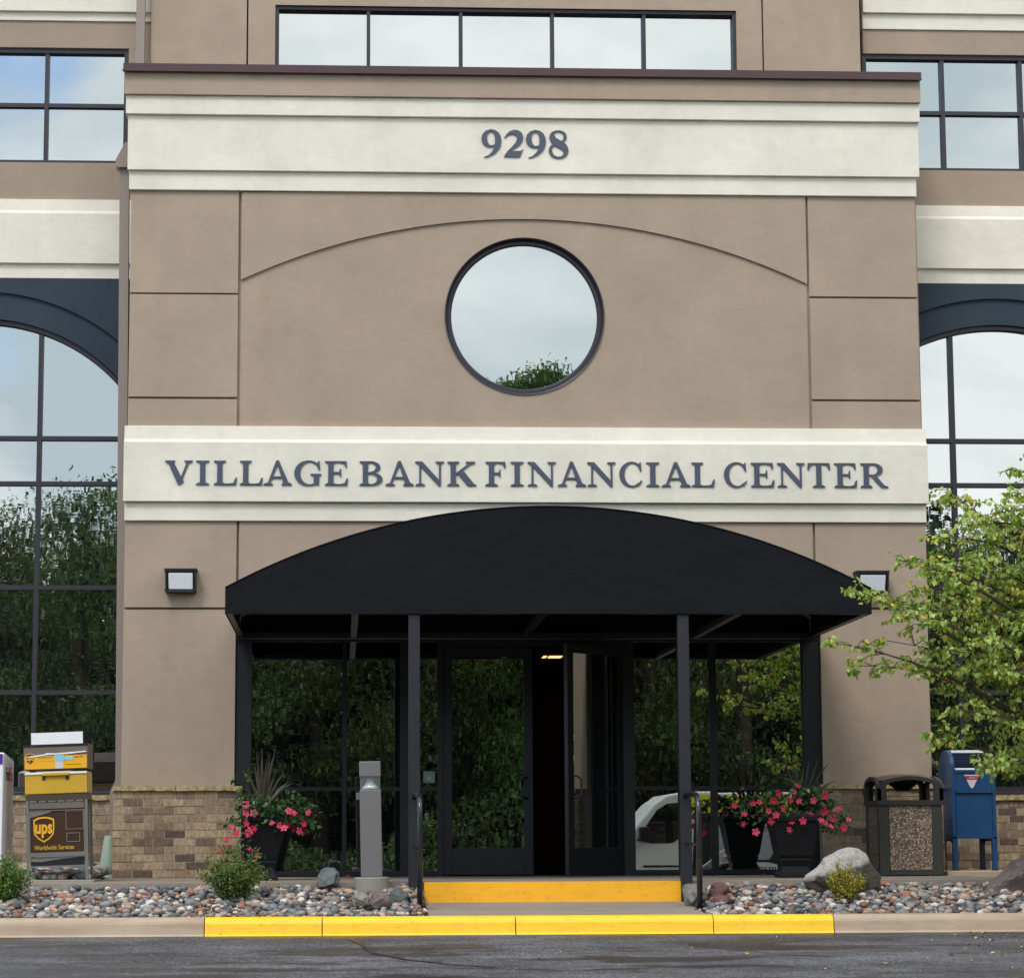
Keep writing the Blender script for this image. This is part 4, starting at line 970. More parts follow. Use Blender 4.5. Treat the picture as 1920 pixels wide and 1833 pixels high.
def badge(par, x, z, sc, y):
    b = obj('shield_badge', MB().prism([[(x+a, z+c) for a, c in shield(sc)]], y-.0025, y), 'gold', par)
    obj('shield_field', MB().prism([[(x+a, z+c) for a, c in shield(sc*.87) if True]], y-.004, y-.0026), 'brownp', par)
    text('lettering', 'ups', 'gold', par, x-15.5*k*sc, y-.0042, z-15*k*sc, w=31*k*sc, h=25*k*sc, depth=.0015, bold=.03)
badge(lp, shx, shz, 1.0, .0065)
text('lettering', 'Worldwide Services', 'gold2', lp, ub_(66), .006, uz(1590), w=73*k, h=8.5*k, depth=.0015, bold=.012)
def framelet(u0, u1, v0, v1, w=1.4):
    m = MB(); a, b, c, d = ub_(u0), ub_(u1), uz(v1), uz(v0); e = w*k
    m.box(a, b, .003, .0075, d-e, d).box(a, b, .003, .0075, c, c+e).box(a, a+e, .003, .0075, c+e, d-e).box(b-e, b, .003, .0075, c+e, d-e); return m
obj('sticker_remnant', framelet(124, 157, 1520, 1554), 'taupe', lp); obj('sticker_remnant', framelet(125, 150, 1560, 1577), 'grey_metal', lp)
obj('peeled_film', MB().prism([[(ub_(59), uz(1520)), (ub_(59), uz(1531)), (ub_(64), uz(1530)), (ub_(95), uz(1522)), (ub_(100), uz(1518.5))]], .002, .0075), 'grey_metal', lp)
lb = obj('foot_panel', MB().box(-49*k, 49*k, .02, .04, uz(1620), uz(1603)), 'black', t)
obj('peeled_film', MB().prism([[(-48*k, uz(1604)), (48*k, uz(1603)), (48*k, uz(1604)), (0, uz(1608)), (-30*k, uz(1612)), (-48*k, uz(1611))]], .014, .02), 'grey_metal', lb)
obj('drawer_skirt', MB().prism([[(0.0, uz(1500)), (-.03, uz(1489)), (D_, uz(1489)), (D_, uz(1500))]], -56*k, 56*k, 'x'), 'taupe', t)
dr = obj('drawer', MB().box(-57*k, 57*k, -.035, D_, uz(1488), uz(1448)), 'gold2', t, .006)
obj('drawer_lip', MB().box(-57*k, 57*k, -.045, -.034, uz(1452), uz(1448.5)), 'white', dr); obj('handle', MB().box(-24*k, 24*k, -.062, -.036, uz(1455), uz(1449.5)), 'gold2', dr, .003)
for s in (-22, 21): obj('latch', MB().box((s-2.8)*k, (s+2.8)*k, -.045, -.0355, uz(1462), uz(1454)), 'black', dr)
up = obj('upper_cabinet', MB().box(-59*k, 59*k, -.02, D_, uz(1444), uz(1397)), 'taupe', t, .006)
obj('label_holder', MB().box(-57*k, 57*k, -.026, -.0205, uz(1442), uz(1418)), 'gold', up)
obj('torn_edge', MB().prism([[(-56*k, uz(1419)), (-20*k, uz(1415)), (-17*k, uz(1413)), (0, uz(1414)), (56*k, uz(1411)), (56*k, uz(1413)), (20*k, uz(1416)), (-14*k, uz(1416.5)), (-40*k, uz(1420))]], -.031, -.0265), 'white', up)
badge(up, ub_(61), uz(1423), .42, -.0262)
text('lettering', 'Accepted Here', 'brownp', up, ub_(75), -.0262, uz(1423.5), w=27*k, h=4*k, depth=.001)
text('lettering', 'all forms of shipments', 'gold2', up, ub_(75), -.0262, uz(1429), w=27*k, h=2.4*k, depth=.001)
text('lettering', '5:00 PM', 'brownp', up, ub_(141), -.0262, uz(1423.5), w=17*k, h=3.8*k, depth=.001)
text('lettering', 'Worldwide Services', 'brownp', up, ub_(124), -.0262, uz(1436), w=30*k, h=2.2*k, depth=.001)
obj('sticker', MB().box(ub_(107), ub_(122), -.029, -.0265, uz(1442), uz(1418)), 'paper', up); obj('sticker', MB().box(ub_(106), ub_(123), -.031, -.0295, uz(1428), uz(1417)), 'paleblue', up)
obj('sticker', MB().box(ub_(124), ub_(139), -.029, -.0265, uz(1427), uz(1420)), 'paleblue', up)
obj('top_rim', MB().box(-59.5*k, 59.5*k, -.026, -.0205, uz(1401), uz(1397)), 'black', up)
cd = tag(obj('notice_card', MB().box(-46*k, 49*k, -.006, 0, 0, 26*k), 'white', None), 'blank white card standing on top of the amber parcel drop box', 'card')
cd.location = (fx+uz(1397)*math.sin(math.radians(-1.8)), yb_+.04, uz(1397)+.0); cd.rotation_euler = (0, math.radians(-2.0), 0)
pd = tag(box('box_pad', 'block', None, fx-.42, fx+.32, yb_-.12, yb_+.55, -.06, .018, .008), 'low grey concrete pad under the amber parcel drop box', 'concrete pad')
t.location[2] = .019

# white and purple box at the frame edge
wx, _ = P(5, 1500, -1.95); 
t = thing('courier_drop_box', 'white courier drop box with a purple sloped top at the left edge', 'courier drop box', (wx, -1.95, 0.0))
zt0 = P(8, 1410, -1.95)[1]; 
sl_ = [(-.0, 0), (0, zt0-.0), (.12, zt0+.02), (.46, zt0-.05), (.50, zt0-.14), (.50, 0)]
sl_ = [(0, .0), (0, zt0-.02), (.03, zt0), (.12, zt0), (.72, zt0-.05), (.72, 0)]
obj('cabinet', MB().prism([sl_], -.52, 0, 'x'), 'white', t, .018)
obj('purple_panel', MB().box(-.50, -.006, -.006, .0, zt0-.10, zt0-.012), 'purple', t)
obj('door', MB().box(-.48, -.04, -.012, -.001, .25, zt0-.30), 'white', t, .01); obj('door_recess', MB().box(-.46, -.06, -.004, -.001, zt0-.29, zt0-.2), 'grey_metal', t)
zf_ = P(15, 1463, -1.7)[1]
text('lettering', 'Fed', 'navytext', t, .0005, .16, zf_, w=.24, h=.115, depth=.002, bold=.02, face='right')
text('lettering', 'Ex', 'redtext', t, .0005, .42, zf_, w=.20, h=.115, depth=.002, bold=.02, face='right')

# pale green pedestal behind the downpipe
t0, z0 = P(197, 1625, .2); z1 = P(197, 1566, .2)[1]
t = thing('utility_pedestal', 'pale green tapered utility marker beside the foot of the downspout', 'utility marker', (t0+.03, .2, 0))
obj('cover', MB().lathe([(0, z1), (.035, z1), (.045, z1-.02), (.085, z0+.02), (.09, 0), (0, 0)], (0, 0, 0), 20), 'green_box', t); obj('collar', MB().lathe([(.0, .03), (.105, .028), (.11, 0)], (0, 0, 0), 20), 'green_box', t)

# ---------------------------------------------------------------- bin and post box
yt = -.95; tx0, tx1 = PX(1659, 1560, yt), PX(1766, 1560, yt); dT = .60
kt = (-CAM[1]+yt)/F; tz = lambda v: (1643.5-v)*kt
tcx = (tx0+tx1)/2; w = (tx1-tx0)/2+.03
t = thing('litter_bin', 'square litter bin with pebble aggregate panels and a dark open sided lid', 'litter bin', (tcx-.02, yt, 0))
obj('cabinet', MB().box(-w+.03, w-.03, .03, dT-.03, .02, tz(1512)), 'trash', t)
for sx in (-1, 1):
    for y in (0, dT-.09): obj('corner_post', MB().box(sx*w, sx*(w-.095), y, y+.09, 0, tz(1512)), 'trash', t, .012)
obj('base_rail', MB().box(-w+.095, w-.095, .004, .03, .01, .055).box(-w+.004, -w+.03, .09, dT-.09, .01, .055), 'trash', t)
obj('aggregate_panel', MB().box(-w+.097, w-.097, .010, .03, .057, tz(1513)), 'aggregate', t); obj('aggregate_panel', MB().box(-w+.010, -w+.03, .092, dT-.092, .057, tz(1513)), 'aggregate', t); obj('aggregate_panel', MB().box(w-.03, w-.010, .092, dT-.092, .057, tz(1513)), 'aggregate', t)
lz = tz(1512); zr = tz(1503); zo = tz(1466)
lid = obj('lid', MB(), 'trashlid', t)
m = MB(); W2 = w+.012
m.box(-W2, W2, -.012, .02, lz, zr).box(-W2, W2, dT-.02, dT+.012, lz, zr).box(-W2, -W2+.032, .02, dT-.02, lz, zr).box(W2-.032, W2, .02, dT-.02, lz, zr)
oz0, oz1 = zr, zo; zs_ = tz(1459)
def face(w_, flip=None):
    n = 12; a0 = -w_+.085; a1 = w_-.085
    hole = [(a0, oz0+.003)]+[(a1, oz0+.003)]+[(a1-.0, oz1-.05)]+[(a1-.03*(1-math.cos(math.radians(x))), oz1-.05+.03*math.sin(math.radians(x))) for x in (30, 60)]
    hole += [(a1-.03+(a0-a1+.06)*i/n, oz1-.02+.028*math.sin(math.pi*i/n)) for i in range(n+1)]+[(a0+.0, oz1-.05)]
    out = [(-w_, oz0), (w_, oz0), (w_, oz1-.07), (w_-.012, oz1-.035), (w_-.05, oz1-.002)]+[(w_-.05+( -2*w_+.10)*i/n, oz1+.0+.042*math.sin(math.pi*i/n)) for i in range(1, n)]+[(-w_+.05, oz1-.002), (-w_+.012, oz1-.035), (-w_, oz1-.07)]
    return [out, hole]
m.prism(face(W2), -.010, .025); m.prism(face(W2), dT-.025, dT+.010)
hd = dT/2+.01
f2 = face(hd); f2 = [[(a+dT/2, b) for a, b in l] for l in f2]
m.prism(f2, -W2+.001, -W2+.036, 'x'); m.prism(f2, W2-.036, W2-.001, 'x')
me = lid.data; me.clear_geometry(); me.from_pydata(m.v, [], m.f)
# domed top
q = MB(); nx_ = 10; zt_ = tz(1452)
vs = []; fs = []
for i in range(nx_+1):
    for j in range(nx_+1):
        a, b = i/nx_*2-1, j/nx_*2-1
        f = (1-a**4)*(1-b**4)
        vs.append((a*(W2-.03), dT/2+b*(hd-.02), oz1+.0+f*(zt_-oz1)*.9))
for i in range(nx_):
    for j in range(nx_): fs.append((i*(nx_+1)+j, (i+1)*(nx_+1)+j, (i+1)*(nx_+1)+j+1, i*(nx_+1)+j+1))
q.add(vs, fs, True); obj('dome', q, 'lidtop', lid)
obj('hopper', MB().lathe([(0, oz1-.09), (.06, oz1-.085), (.13, oz1-.03), (.16, oz1-.0)], (0, dT/2, 0), 20), 'black', lid)

ym = -.45; km = (-CAM[1]+ym)/F; mz = lambda v: (1631-v)*km
pz = P(1830, 1631, ym)[1]
mxc = PX(1826, 1500, ym)
t = thing('post_box', 'blue street post box on four legs with a triangular sticker and pull down hatch', 'post box', (mxc, ym, pz))
tag(box('box_pad', 'kerb', None, PX(1777, 1640, -.75), PX(1990, 1640, -.75), -.75, .3, -.05, pz-.001, .006), 'raised tan concrete pad under the blue post box', 'concrete pad')
wm = 42*km; dm = .50
zb_ = mz(1573); zp = mz(1420)
# body with rounded top, opening in the front upper part
def side_prof(z0, inset=0):
    R = dm/2-inset; zc = mz(1406)-dm/2*.62
    return [(inset, z0), (dm-inset, z0)]+[(dm/2+R*math.cos(math.radians(a)), zc+R*.62*math.sin(math.radians(a))) for a in range(0, 181, 12)]
for sx in (-1, 1):
    m = MB().prism([side_prof(zb_)], sx*wm, sx*(wm-.035), 'x'); obj('side_panel', m, 'mailblue', t, .012, 3)
bodyp = [(.006, zb_+.01), (dm-.01, zb_+.01), (dm-.01, mz(1406)-dm/2*.62), (dm*.82, mz(1412)), (dm*.5, mz(1407)), (dm*.36, mz(1408)), (dm*.42, mz(1440)), (.10, mz(1446)), (.006, mz(1448))]
b_ = obj('body', MB().prism([bodyp], -wm+.035, wm-.035, 'x'), 'mailblue', t)
obj('chute_back', MB().prism([[(dm*.42-.004, mz(1440)), (dm*.36-.004, mz(1409)), (dm*.36-.0005, mz(1409)), (dm*.42-.0005, mz(1440))]], -wm+.036, wm-.036, 'x'), 'maildark', t)  # dark plate added to paint the shade inside the open chute
obj('chute_lip', MB().prism([[(-.006, mz(1449)), (-.006, mz(1444)), (.10, mz(1441)), (.10, mz(1444))]], -wm+.037, wm-.037, 'x'), 'mailblue', t)
obj('chute_label', MB().prism([[(-.004, mz(1443.6)), (.0, mz(1443.0)), (.10, mz(1440.0)), (.10, mz(1441))]], -wm+.045, wm-.16, 'x'), 'white', t)
obj('hood_label', MB().prism([[(dm*.36-.005, mz(1411)), (dm*.36-.005, mz(1407)), (dm*.5, mz(1405.6)), (dm*.5, mz(1406.6))]], -wm+.05, wm-.05, 'x'), 'white', t)
obj('hatch', MB().box(-wm+.04, wm-.04, -.006, .004, mz(1572), mz(1488)), 'mailblue', t, .003)
obj('hatch_ledge', MB().box(-wm+.036, wm-.034, -.026, .004, mz(1487), mz(1483.5)), 'mailblue', t)
tri = [(-15*km+ -.012, mz(1453)), (15*km-.012, mz(1453)), (1.5*km-.012, mz(1478)), (-3*km-.012, mz(1478))]
s_ = obj('sticker', MB().prism([tri], -.0, .0062), 'paper', t)
s_.location[1] = -.003
obj('sticker_band', MB().prism([[(-14*km-.012, mz(1455)), (14*km-.012, mz(1455)), (10.3*km-.012, mz(1462)), (-10.5*km-.012, mz(1462))]], -.0055, -.0035), 'red', t)
text('lettering', 'ATTENTION', 'paper', t, -.012-6*km, -.0058, mz(1460.5), w=12*km, h=3.2*km, depth=.0008)
for sx in (-1, 1):
    for yy in (.0, dm-.045):
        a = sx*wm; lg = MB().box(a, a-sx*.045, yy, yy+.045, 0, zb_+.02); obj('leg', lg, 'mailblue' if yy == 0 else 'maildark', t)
        obj('foot', MB().box(a+sx*.006, a-sx*.052, yy-.006, yy+.052, 0, .006), 'black', t)
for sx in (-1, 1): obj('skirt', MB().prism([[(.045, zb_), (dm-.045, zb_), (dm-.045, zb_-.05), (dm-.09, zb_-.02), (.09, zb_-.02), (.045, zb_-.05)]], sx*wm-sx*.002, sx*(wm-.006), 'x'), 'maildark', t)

# ---------------------------------------------------------------- rocks
import bmesh
def boulder(name, label, mat, sil, y, depth, seed, rough=.10, flat=.0, sub=4, tilt=0):
    """sil: silhouette as (u, v) picture points, clockwise; shaped as a solid of its own depth"""
    pts = [P(u, v, y) for u, v in sil]; cx = sum(p[0] for p in pts)/len(pts); zb0 = min(p[1] for p in pts); cz = (max(p[1] for p in pts)+zb0)/2
    poly = [(p[0]-cx, p[1]-cz) for p in pts]
    def rad(a):
        dx_, dz_ = math.cos(a), math.sin(a); best = 0
        for i in range(len(poly)):
            (x1, z1), (x2, z2) = poly[i], poly[(i+1) % len(poly)]
            ex, ez = x2-x1, z2-z1; den = dx_*ez-dz_*ex
            if abs(den) < 1e-9: continue
            tt = (x1*ez-z1*ex)/den; s = (x1*dz_-z1*dx_)/den
            if tt > 0 and -1e-6 <= s <= 1+1e-6: best = max(best, tt)
        return best or .05
    bm = bmesh.new(); bmesh.ops.create_icosphere(bm, subdivisions=sub, radius=1)
    r = random.Random(seed); pl = [(Vector((r.gauss(0, 1), r.gauss(0, 1)-.5, r.gauss(0, 1)+.3)).normalized(), r.uniform(.62, .88)) for _ in range(18)]
    from mathutils import noise
    for v in bm.verts:
        d = v.co.normalized(); k = 1.0
        for n_, h_ in pl:
            c = d.dot(n_)
            if c > 0 and k*c > h_: k = h_/c
        k *= 1+rough*noise.fractal(d*2.3+Vector((seed, 0, 0)), 1.0, 2.1, 5)
        a = math.atan2(d.z, d.x); q = math.hypot(d.x, d.z); R = rad(a)
        kk = .35+.65*k if q > .93 else k
        v.co = Vector((math.cos(a)*q*R*max(kk, .86 if q > .9 else 0), d.y*depth/2*k, math.sin(a)*q*R*max(kk, .86 if q > .9 else 0)))
    me = bpy.data.meshes.new(name); bm.to_mesh(me); bm.free()
    for p in me.polygons: p.use_smooth = True
    me.materials.append(MT[mat]); o = link(name, me); o.location = (cx, y, cz)
    try: me.set_sharp_from_angle(angle=math.radians(26))
    except Exception: pass
    tag(o, label, 'boulder' if 'boulder' in name else 'rock'); return o
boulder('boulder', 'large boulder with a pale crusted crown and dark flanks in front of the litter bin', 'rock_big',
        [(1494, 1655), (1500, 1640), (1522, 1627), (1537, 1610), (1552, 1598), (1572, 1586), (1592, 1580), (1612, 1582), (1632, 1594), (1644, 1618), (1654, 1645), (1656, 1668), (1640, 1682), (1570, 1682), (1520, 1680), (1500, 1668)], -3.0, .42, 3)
boulder('boulder', 'long brown tilted boulder lying at the right edge of the pebbles', 'rock_brown',
        [(1843, 1668), (1850, 1657), (1868, 1648), (1890, 1622), (1920, 1597), (1960, 1578), (2000, 1585), (2020, 1625), (2005, 1672), (1940, 1684), (1880, 1686), (1848, 1680)], -2.95, .45, 8, .05)
boulder('rock', 'rounded smooth grey rock standing by the glass left of the bollard lamp', 'rock_grey', [(592, 1658), (594, 1638), (600, 1627), (612, 1622), (628, 1623), (639, 1632), (641, 1648), (638, 1662), (615, 1667), (596, 1665)], -2.78, .20, 11, .02)
boulder('rock', 'pale speckled rock lying in front of the bollard footing', 'rock_white', [(657, 1686), (659, 1676), (670, 1670), (688, 1672), (695, 1680), (692, 1696), (675, 1700), (660, 1697)], -3.52, .14, 12, .06)
boulder('rock', 'pinkish lumpy rock to the right of the pale speckled one', 'rock_pink', [(690, 1692), (693, 1676), (703, 1666), (715, 1667), (727, 1676), (736, 1690), (730, 1702), (700, 1706)], -3.40, .16, 13, .10)
boulder('rock', 'grey green rock between the pinkish rock and the left handrail', 'rock_green', [(726, 1684), (730, 1668), (742, 1661), (756, 1664), (768, 1678), (768, 1692), (745, 1700), (728, 1698)], -3.2, .18, 14, .04)
boulder('granite_block', 'rough pale granite block wedged beside the right end of the step', 'granite', [(1279, 1690), (1280, 1657), (1288, 1652), (1318, 1652), (1328, 1662), (1330, 1685), (1318, 1702), (1285, 1704)], -3.12, .25, 15, .05)
boulder('rock', 'upper of two dusty red rocks beside the right handrail', 'rock_red', [(1326, 1668), (1332, 1653), (1350, 1651), (1366, 1658), (1370, 1668), (1362, 1684), (1335, 1686)], -3.05, .20, 16, .05)
boulder('rock', 'lower of two dusty red rocks beside the right handrail', 'rock_red', [(1330, 1690), (1336, 1680), (1350, 1674), (1366, 1678), (1372, 1688), (1362, 1702), (1338, 1704)], -3.32, .18, 17, .05)

# ---------------------------------------------------------------- foliage
HEART = (np.array([[0, 0, 0], [.30, .22, .07], [.34, .5, .08], [0, 1, -.12], [-.34, .5, .08], [-.30, .22, .07], [0, .45, 0]]), [(0, 1, 2, 6), (6, 2, 3), (0, 6, 4, 5), (6, 3, 4)])
OVAL = (np.array([[0, 0, 0], [.2, .45, .05], [0, 1, -.06], [-.2, .45, .05]]), [(0, 1, 2), (0, 2, 3)])
QUAD = (np.array([[-.5, -.35, 0], [.5, -.5, .1], [.4, .5, 0], [-.45, .4, -.12]]), [(0, 1, 2, 3)])
def leaves(name, tpl, pos, size, mat, parent, droop=.5, dirs=None, jit=.6, kind=True):
    """one mesh of leaf blades; blade axis = y of the template"""
    T, Fc = tpl; n = len(pos); pos = np.asarray(pos); size = np.broadcast_to(size, (n,))
    D = rng.normal(size=(n, 3)) if dirs is None else np.asarray(dirs)+rng.normal(size=(n, 3))*jit
    D[:, 2] -= droop; D /= np.linalg.norm(D, axis=1, keepdims=True)+1e-9
    U = rng.normal(size=(n, 3))*.7+np.array([0, -.25, 1.0]); X = np.cross(D, U); X /= np.linalg.norm(X, axis=1, keepdims=True)+1e-9; Z = np.cross(X, D)
    V = (T[None, :, 0, None]*X[:, None]+T[None, :, 1, None]*D[:, None]+T[None, :, 2, None]*Z[:, None])*size[:, None, None]+pos[:, None]
    V = V.reshape(-1, 3); k = len(T); fl = []; ls = []
    F0 = np.array([i for f in Fc for i in f]); L0 = np.array([len(f) for f in Fc])
    idx = (F0[None]+np.arange(n)[:, None]*k).ravel(); tot = np.tile(L0, n); st = np.concatenate([[0], np.cumsum(tot)[:-1]])
    me = bpy.data.meshes.new(name); me.vertices.add(len(V)); me.vertices.foreach_set('co', V.ravel()); me.loops.add(len(idx)); me.loops.foreach_set('vertex_index', idx.astype(np.int32))
    me.polygons.add(len(tot)); me.polygons.foreach_set('loop_start', st.astype(np.int32)); me.polygons.foreach_set('loop_total', tot.astype(np.int32)); me.update(calc_edges=True); me.validate()
    me.materials.append(MT[mat]); o = link(name, me, parent)
    if kind: stuff(o)
    return o
def curve_pts(a, b, n, sag=0.0, wob=.04, rr=random):
    a, b = Vector(a), Vector(b); L = (b-a).length; o1 = Vector([rr.gauss(0, wob)*L for _ in range(3)]); out = []
    for i in range(n+1):
        t = i/n; p = a.lerp(b, t)+o1*math.sin(math.pi*t)+Vector((0, 0, sag*L*math.sin(math.pi*t))); out.append(p)
    return out
# the young street tree on the right, rooted in the pebble bed
tX, tY = 4.55, -3.35
t = thing('street_tree', 'small yellow green tree with drooping heart shaped leaves at the right edge', 'tree', (tX, tY, -.2))
loc = lambda p: (p[0]-tX, p[1]-tY, p[2]+.2)
trunk = [(tX, tY, -.35), (tX+.03, tY, .4), (tX-.03, tY+.02, 1.2), (tX, tY, 2.0), (tX+.05, tY, 3.0), (tX, tY, 3.9)]
tm = MB().tube([loc(p) for p in trunk], [.085, .07, .06, .048, .03, .012], 10)
ends = [(1556, 1203, -3.6), (1590, 1248, -3.3), (1606, 1105, -3.8), (1648, 1120, -3.4), (1700, 1052, -3.1), (1735, 1060, -3.9), (1745, 1382, -3.7), (1790, 945, -3.3), (1788, 930, -3.4), (1815, 985, -3.9), (1850, 1440, -3.8),
        (1905, 885, -3.6), (1890, 1420, -3.2), (1770, 1290, -3.0), (1760, 1170, -4.0), (1722, 1250, -3.6), (1860, 1060, -3.9), (1915, 990, -3.0), (1840, 1200, -4.1), (1900, 1260, -4.0), (1860, 1340, -3.5), (1930, 1110, -4.2),
        (1700, 1160, -3.9), (1660, 1200, -3.2), (1790, 1100, -3.6), (1720, 1108, -3.5), (1905, 1360, -3.9), (1960, 900, -3.6), (1990, 1000, -4.2), (2000, 1200, -4.2), (1985, 1400, -3.9), (1800, 1200, -3.3), (1925, 930, -3.2), (1850, 1120, -3.2), (1880, 960, -4.0), (1740, 1140, -3.3), (1775, 1060, -3.7), (1830, 1040, -3.1), (1870, 1010, -3.6), (1900, 930, -4.2), (1830, 1150, -3.8), (1760, 1220, -3.8), (1880, 1180, -3.3), (1820, 1260, -3.7), (1680, 1130, -3.6), (1915, 1180, -3.8), (1940, 1050, -3.4), (1930, 1300, -3.4), (1900, 1080, -3.7), (1760, 1010, -3.6), (1950, 960, -3.9), (1850, 1240, -3.3), (1800, 1330, -3.9)]
lv, ld_ = [], []; br_ = MB()
rt = random.Random(5)
targets = []
for (u, v, y) in ends:
    x, z = P(u, v, y); targets.append(Vector((x, y, z)))
for k in range(30):                                             # the far side of the crown, out of the picture
    a = rt.uniform(-1.9, 1.9); rr_ = rt.uniform(.9, 2.1); z = rt.uniform(1.0, 4.4)
    targets.append(Vector((tX+.2+rr_*math.cos(a)*(1-.35*abs(z-2.4)/2), tY+rr_*math.sin(a)*.8, z)))
for e_ in targets:
    h = min(max(e_.z-.25-.35*(e_-Vector((tX, tY, e_.z))).length, .7), 3.7)
    s0 = Vector((tX, tY, h)); L = (e_-s0).length
    pts = curve_pts(s0, e_, 9, .10, .05, rt)
    br_.tube([loc(p) for p in pts], [max(.004, .026*(1-i/9.5)*min(1, L/1.5)) for i in range(10)], 6, False)
    for i in range(3, 10):
        for q in range(3 if i < 9 else 4):
            b0 = pts[i]; dr_ = Vector((rt.gauss(0, 1), rt.gauss(0, 1), rt.gauss(0, .45))).normalized()*rt.uniform(.09, .27) + (e_-s0).normalized()*.06
            if i == 9: dr_ *= .5
            tw = [b0, b0+dr_*.5+Vector((0, 0, .02)), b0+dr_+Vector((0, 0, -.02))]
            br_.tube([loc(p) for p in tw], [.005, .0035, .002], 4, False)
            nl = rt.randint(7, 12)
            for w_ in range(nl):
                tt = rt.uniform(.2, 1.05); p = b0+dr_*tt; lv.append(loc((p.x+rt.gauss(0, .02), p.y+rt.gauss(0, .02), p.z+rt.gauss(0, .014)))); ld_.append(tuple(dr_.normalized()*.5))
tk = obj('trunk', tm, 'bark', t); obj('branches', br_, 'bark', tk)
leaves('crown', HEART, lv, rng.uniform(.034, .060, len(lv)), 'leaf_front', t, .75, ld_, .55)

def shrub(name, label, px, py, base, rad, h, n, size, mat, seed, stems=9, lean=0):
    t = thing(name, label, 'shrub', (px, py, base)); r = random.Random(seed); L = []; m = MB(); dd = []
    for i in range(stems*3):
        a = r.uniform(0, 6.28); q = rad*math.sqrt(r.random()); zz = h*(r.uniform(.45, 1.0))*(1-.35*(q/rad)**2)
        e_ = Vector((q*math.cos(a)+lean, q*math.sin(a)*.8, zz)); pts = curve_pts((e_.x*.12, e_.y*.12, -.03), e_, 6, 0, .06, r); m.tube(pts, [.006-.0007*j for j in range(7)], 4, False)
        for _ in range(n//(stems*3)):
            k = r.uniform(.25, 1.05); i0 = min(int(k*6), 5); p = pts[i0].lerp(pts[i0+1], min(k*6-i0, 1.2)); L.append((p.x+r.gauss(0, rad*.10), p.y+r.gauss(0, rad*.10), max(.01, p.z+r.gauss(0, .02)))); dd.append((p.x, p.y, .25))
    obj('stems', m, 'bark', t); leaves('foliage', OVAL, L, rng.uniform(size*.7, size*1.3, len(L)), mat, t, -.1, dd, .8); return t
x, _ = P(437, 1640, -3.15); s1 = shrub('shrub', 'rounded green shrub with fine leaves and pink tips in the left pebble bed', x, -3.15, -.12, .27, .45, 5200, .034, 'leaf_shrub', 3, 12)
x, _ = P(12, 1660, -3.2); shrub('shrub', 'small bright green shrub cut off by the left edge', x, -3.2, -.13, .20, .38, 3200, .034, 'leaf_left', 4, 10)
x, _ = P(1580, 1660, -3.35); shrub('shrub', 'low yellowing shrub in front of the large pale boulder', x+.0, -3.38, -.14, .16, .32, 2400, .027, 'leaf_yellow', 9, 10, .02)
# small pink flower heads on the green shrub
fh = MB()
rs = random.Random(2)
for i in range(14):
    a = rs.uniform(0, 6.28); q = rs.uniform(.05, .2); fh.lathe([(0, .012), (.010, .006), (.012, 0), (0, -.004)], (q*math.cos(a), q*math.sin(a), .46*(1-.3*(q/.25)**2)+rs.uniform(-.05, .01)), 6)
o = obj('flower_heads', fh, 'petal', s1); stuff(o)

def flowermesh():
    m = MB()
    for k in range(5):
        a = k*2*math.pi/5; c, s = math.cos(a), math.sin(a); pr = [(0, 0, -.2), (.25, .22, .02), (.62, .42, .16), (1, .22, .10), (1.02, -.12, .06), (.66, -.36, .10), (.25, -.22, .0)]
        m.add([(x*c-y*s, x*s+y*c, z) for x, y, z in pr], [(0, 1, 6), (1, 2, 5, 6), (2, 3, 4, 5)])
    me = bpy.data.meshes.new('flower'); me.from_pydata(m.v, [], m.f); me.materials.append(MT['petal']); me.materials.append(MT['throat'])
    n0 = len(m.v); b = bmesh.new(); b.from_mesh(me); ret = bmesh.ops.create_cone(b, segments=8, radius1=.04, radius2=.16, depth=.3, cap_ends=False)
    for f in b.faces:
        if all(v in ret['verts'] for v in f.verts): f.material_index = 1
    b.to_mesh(me); b.free(); return me
FM = flowermesh()
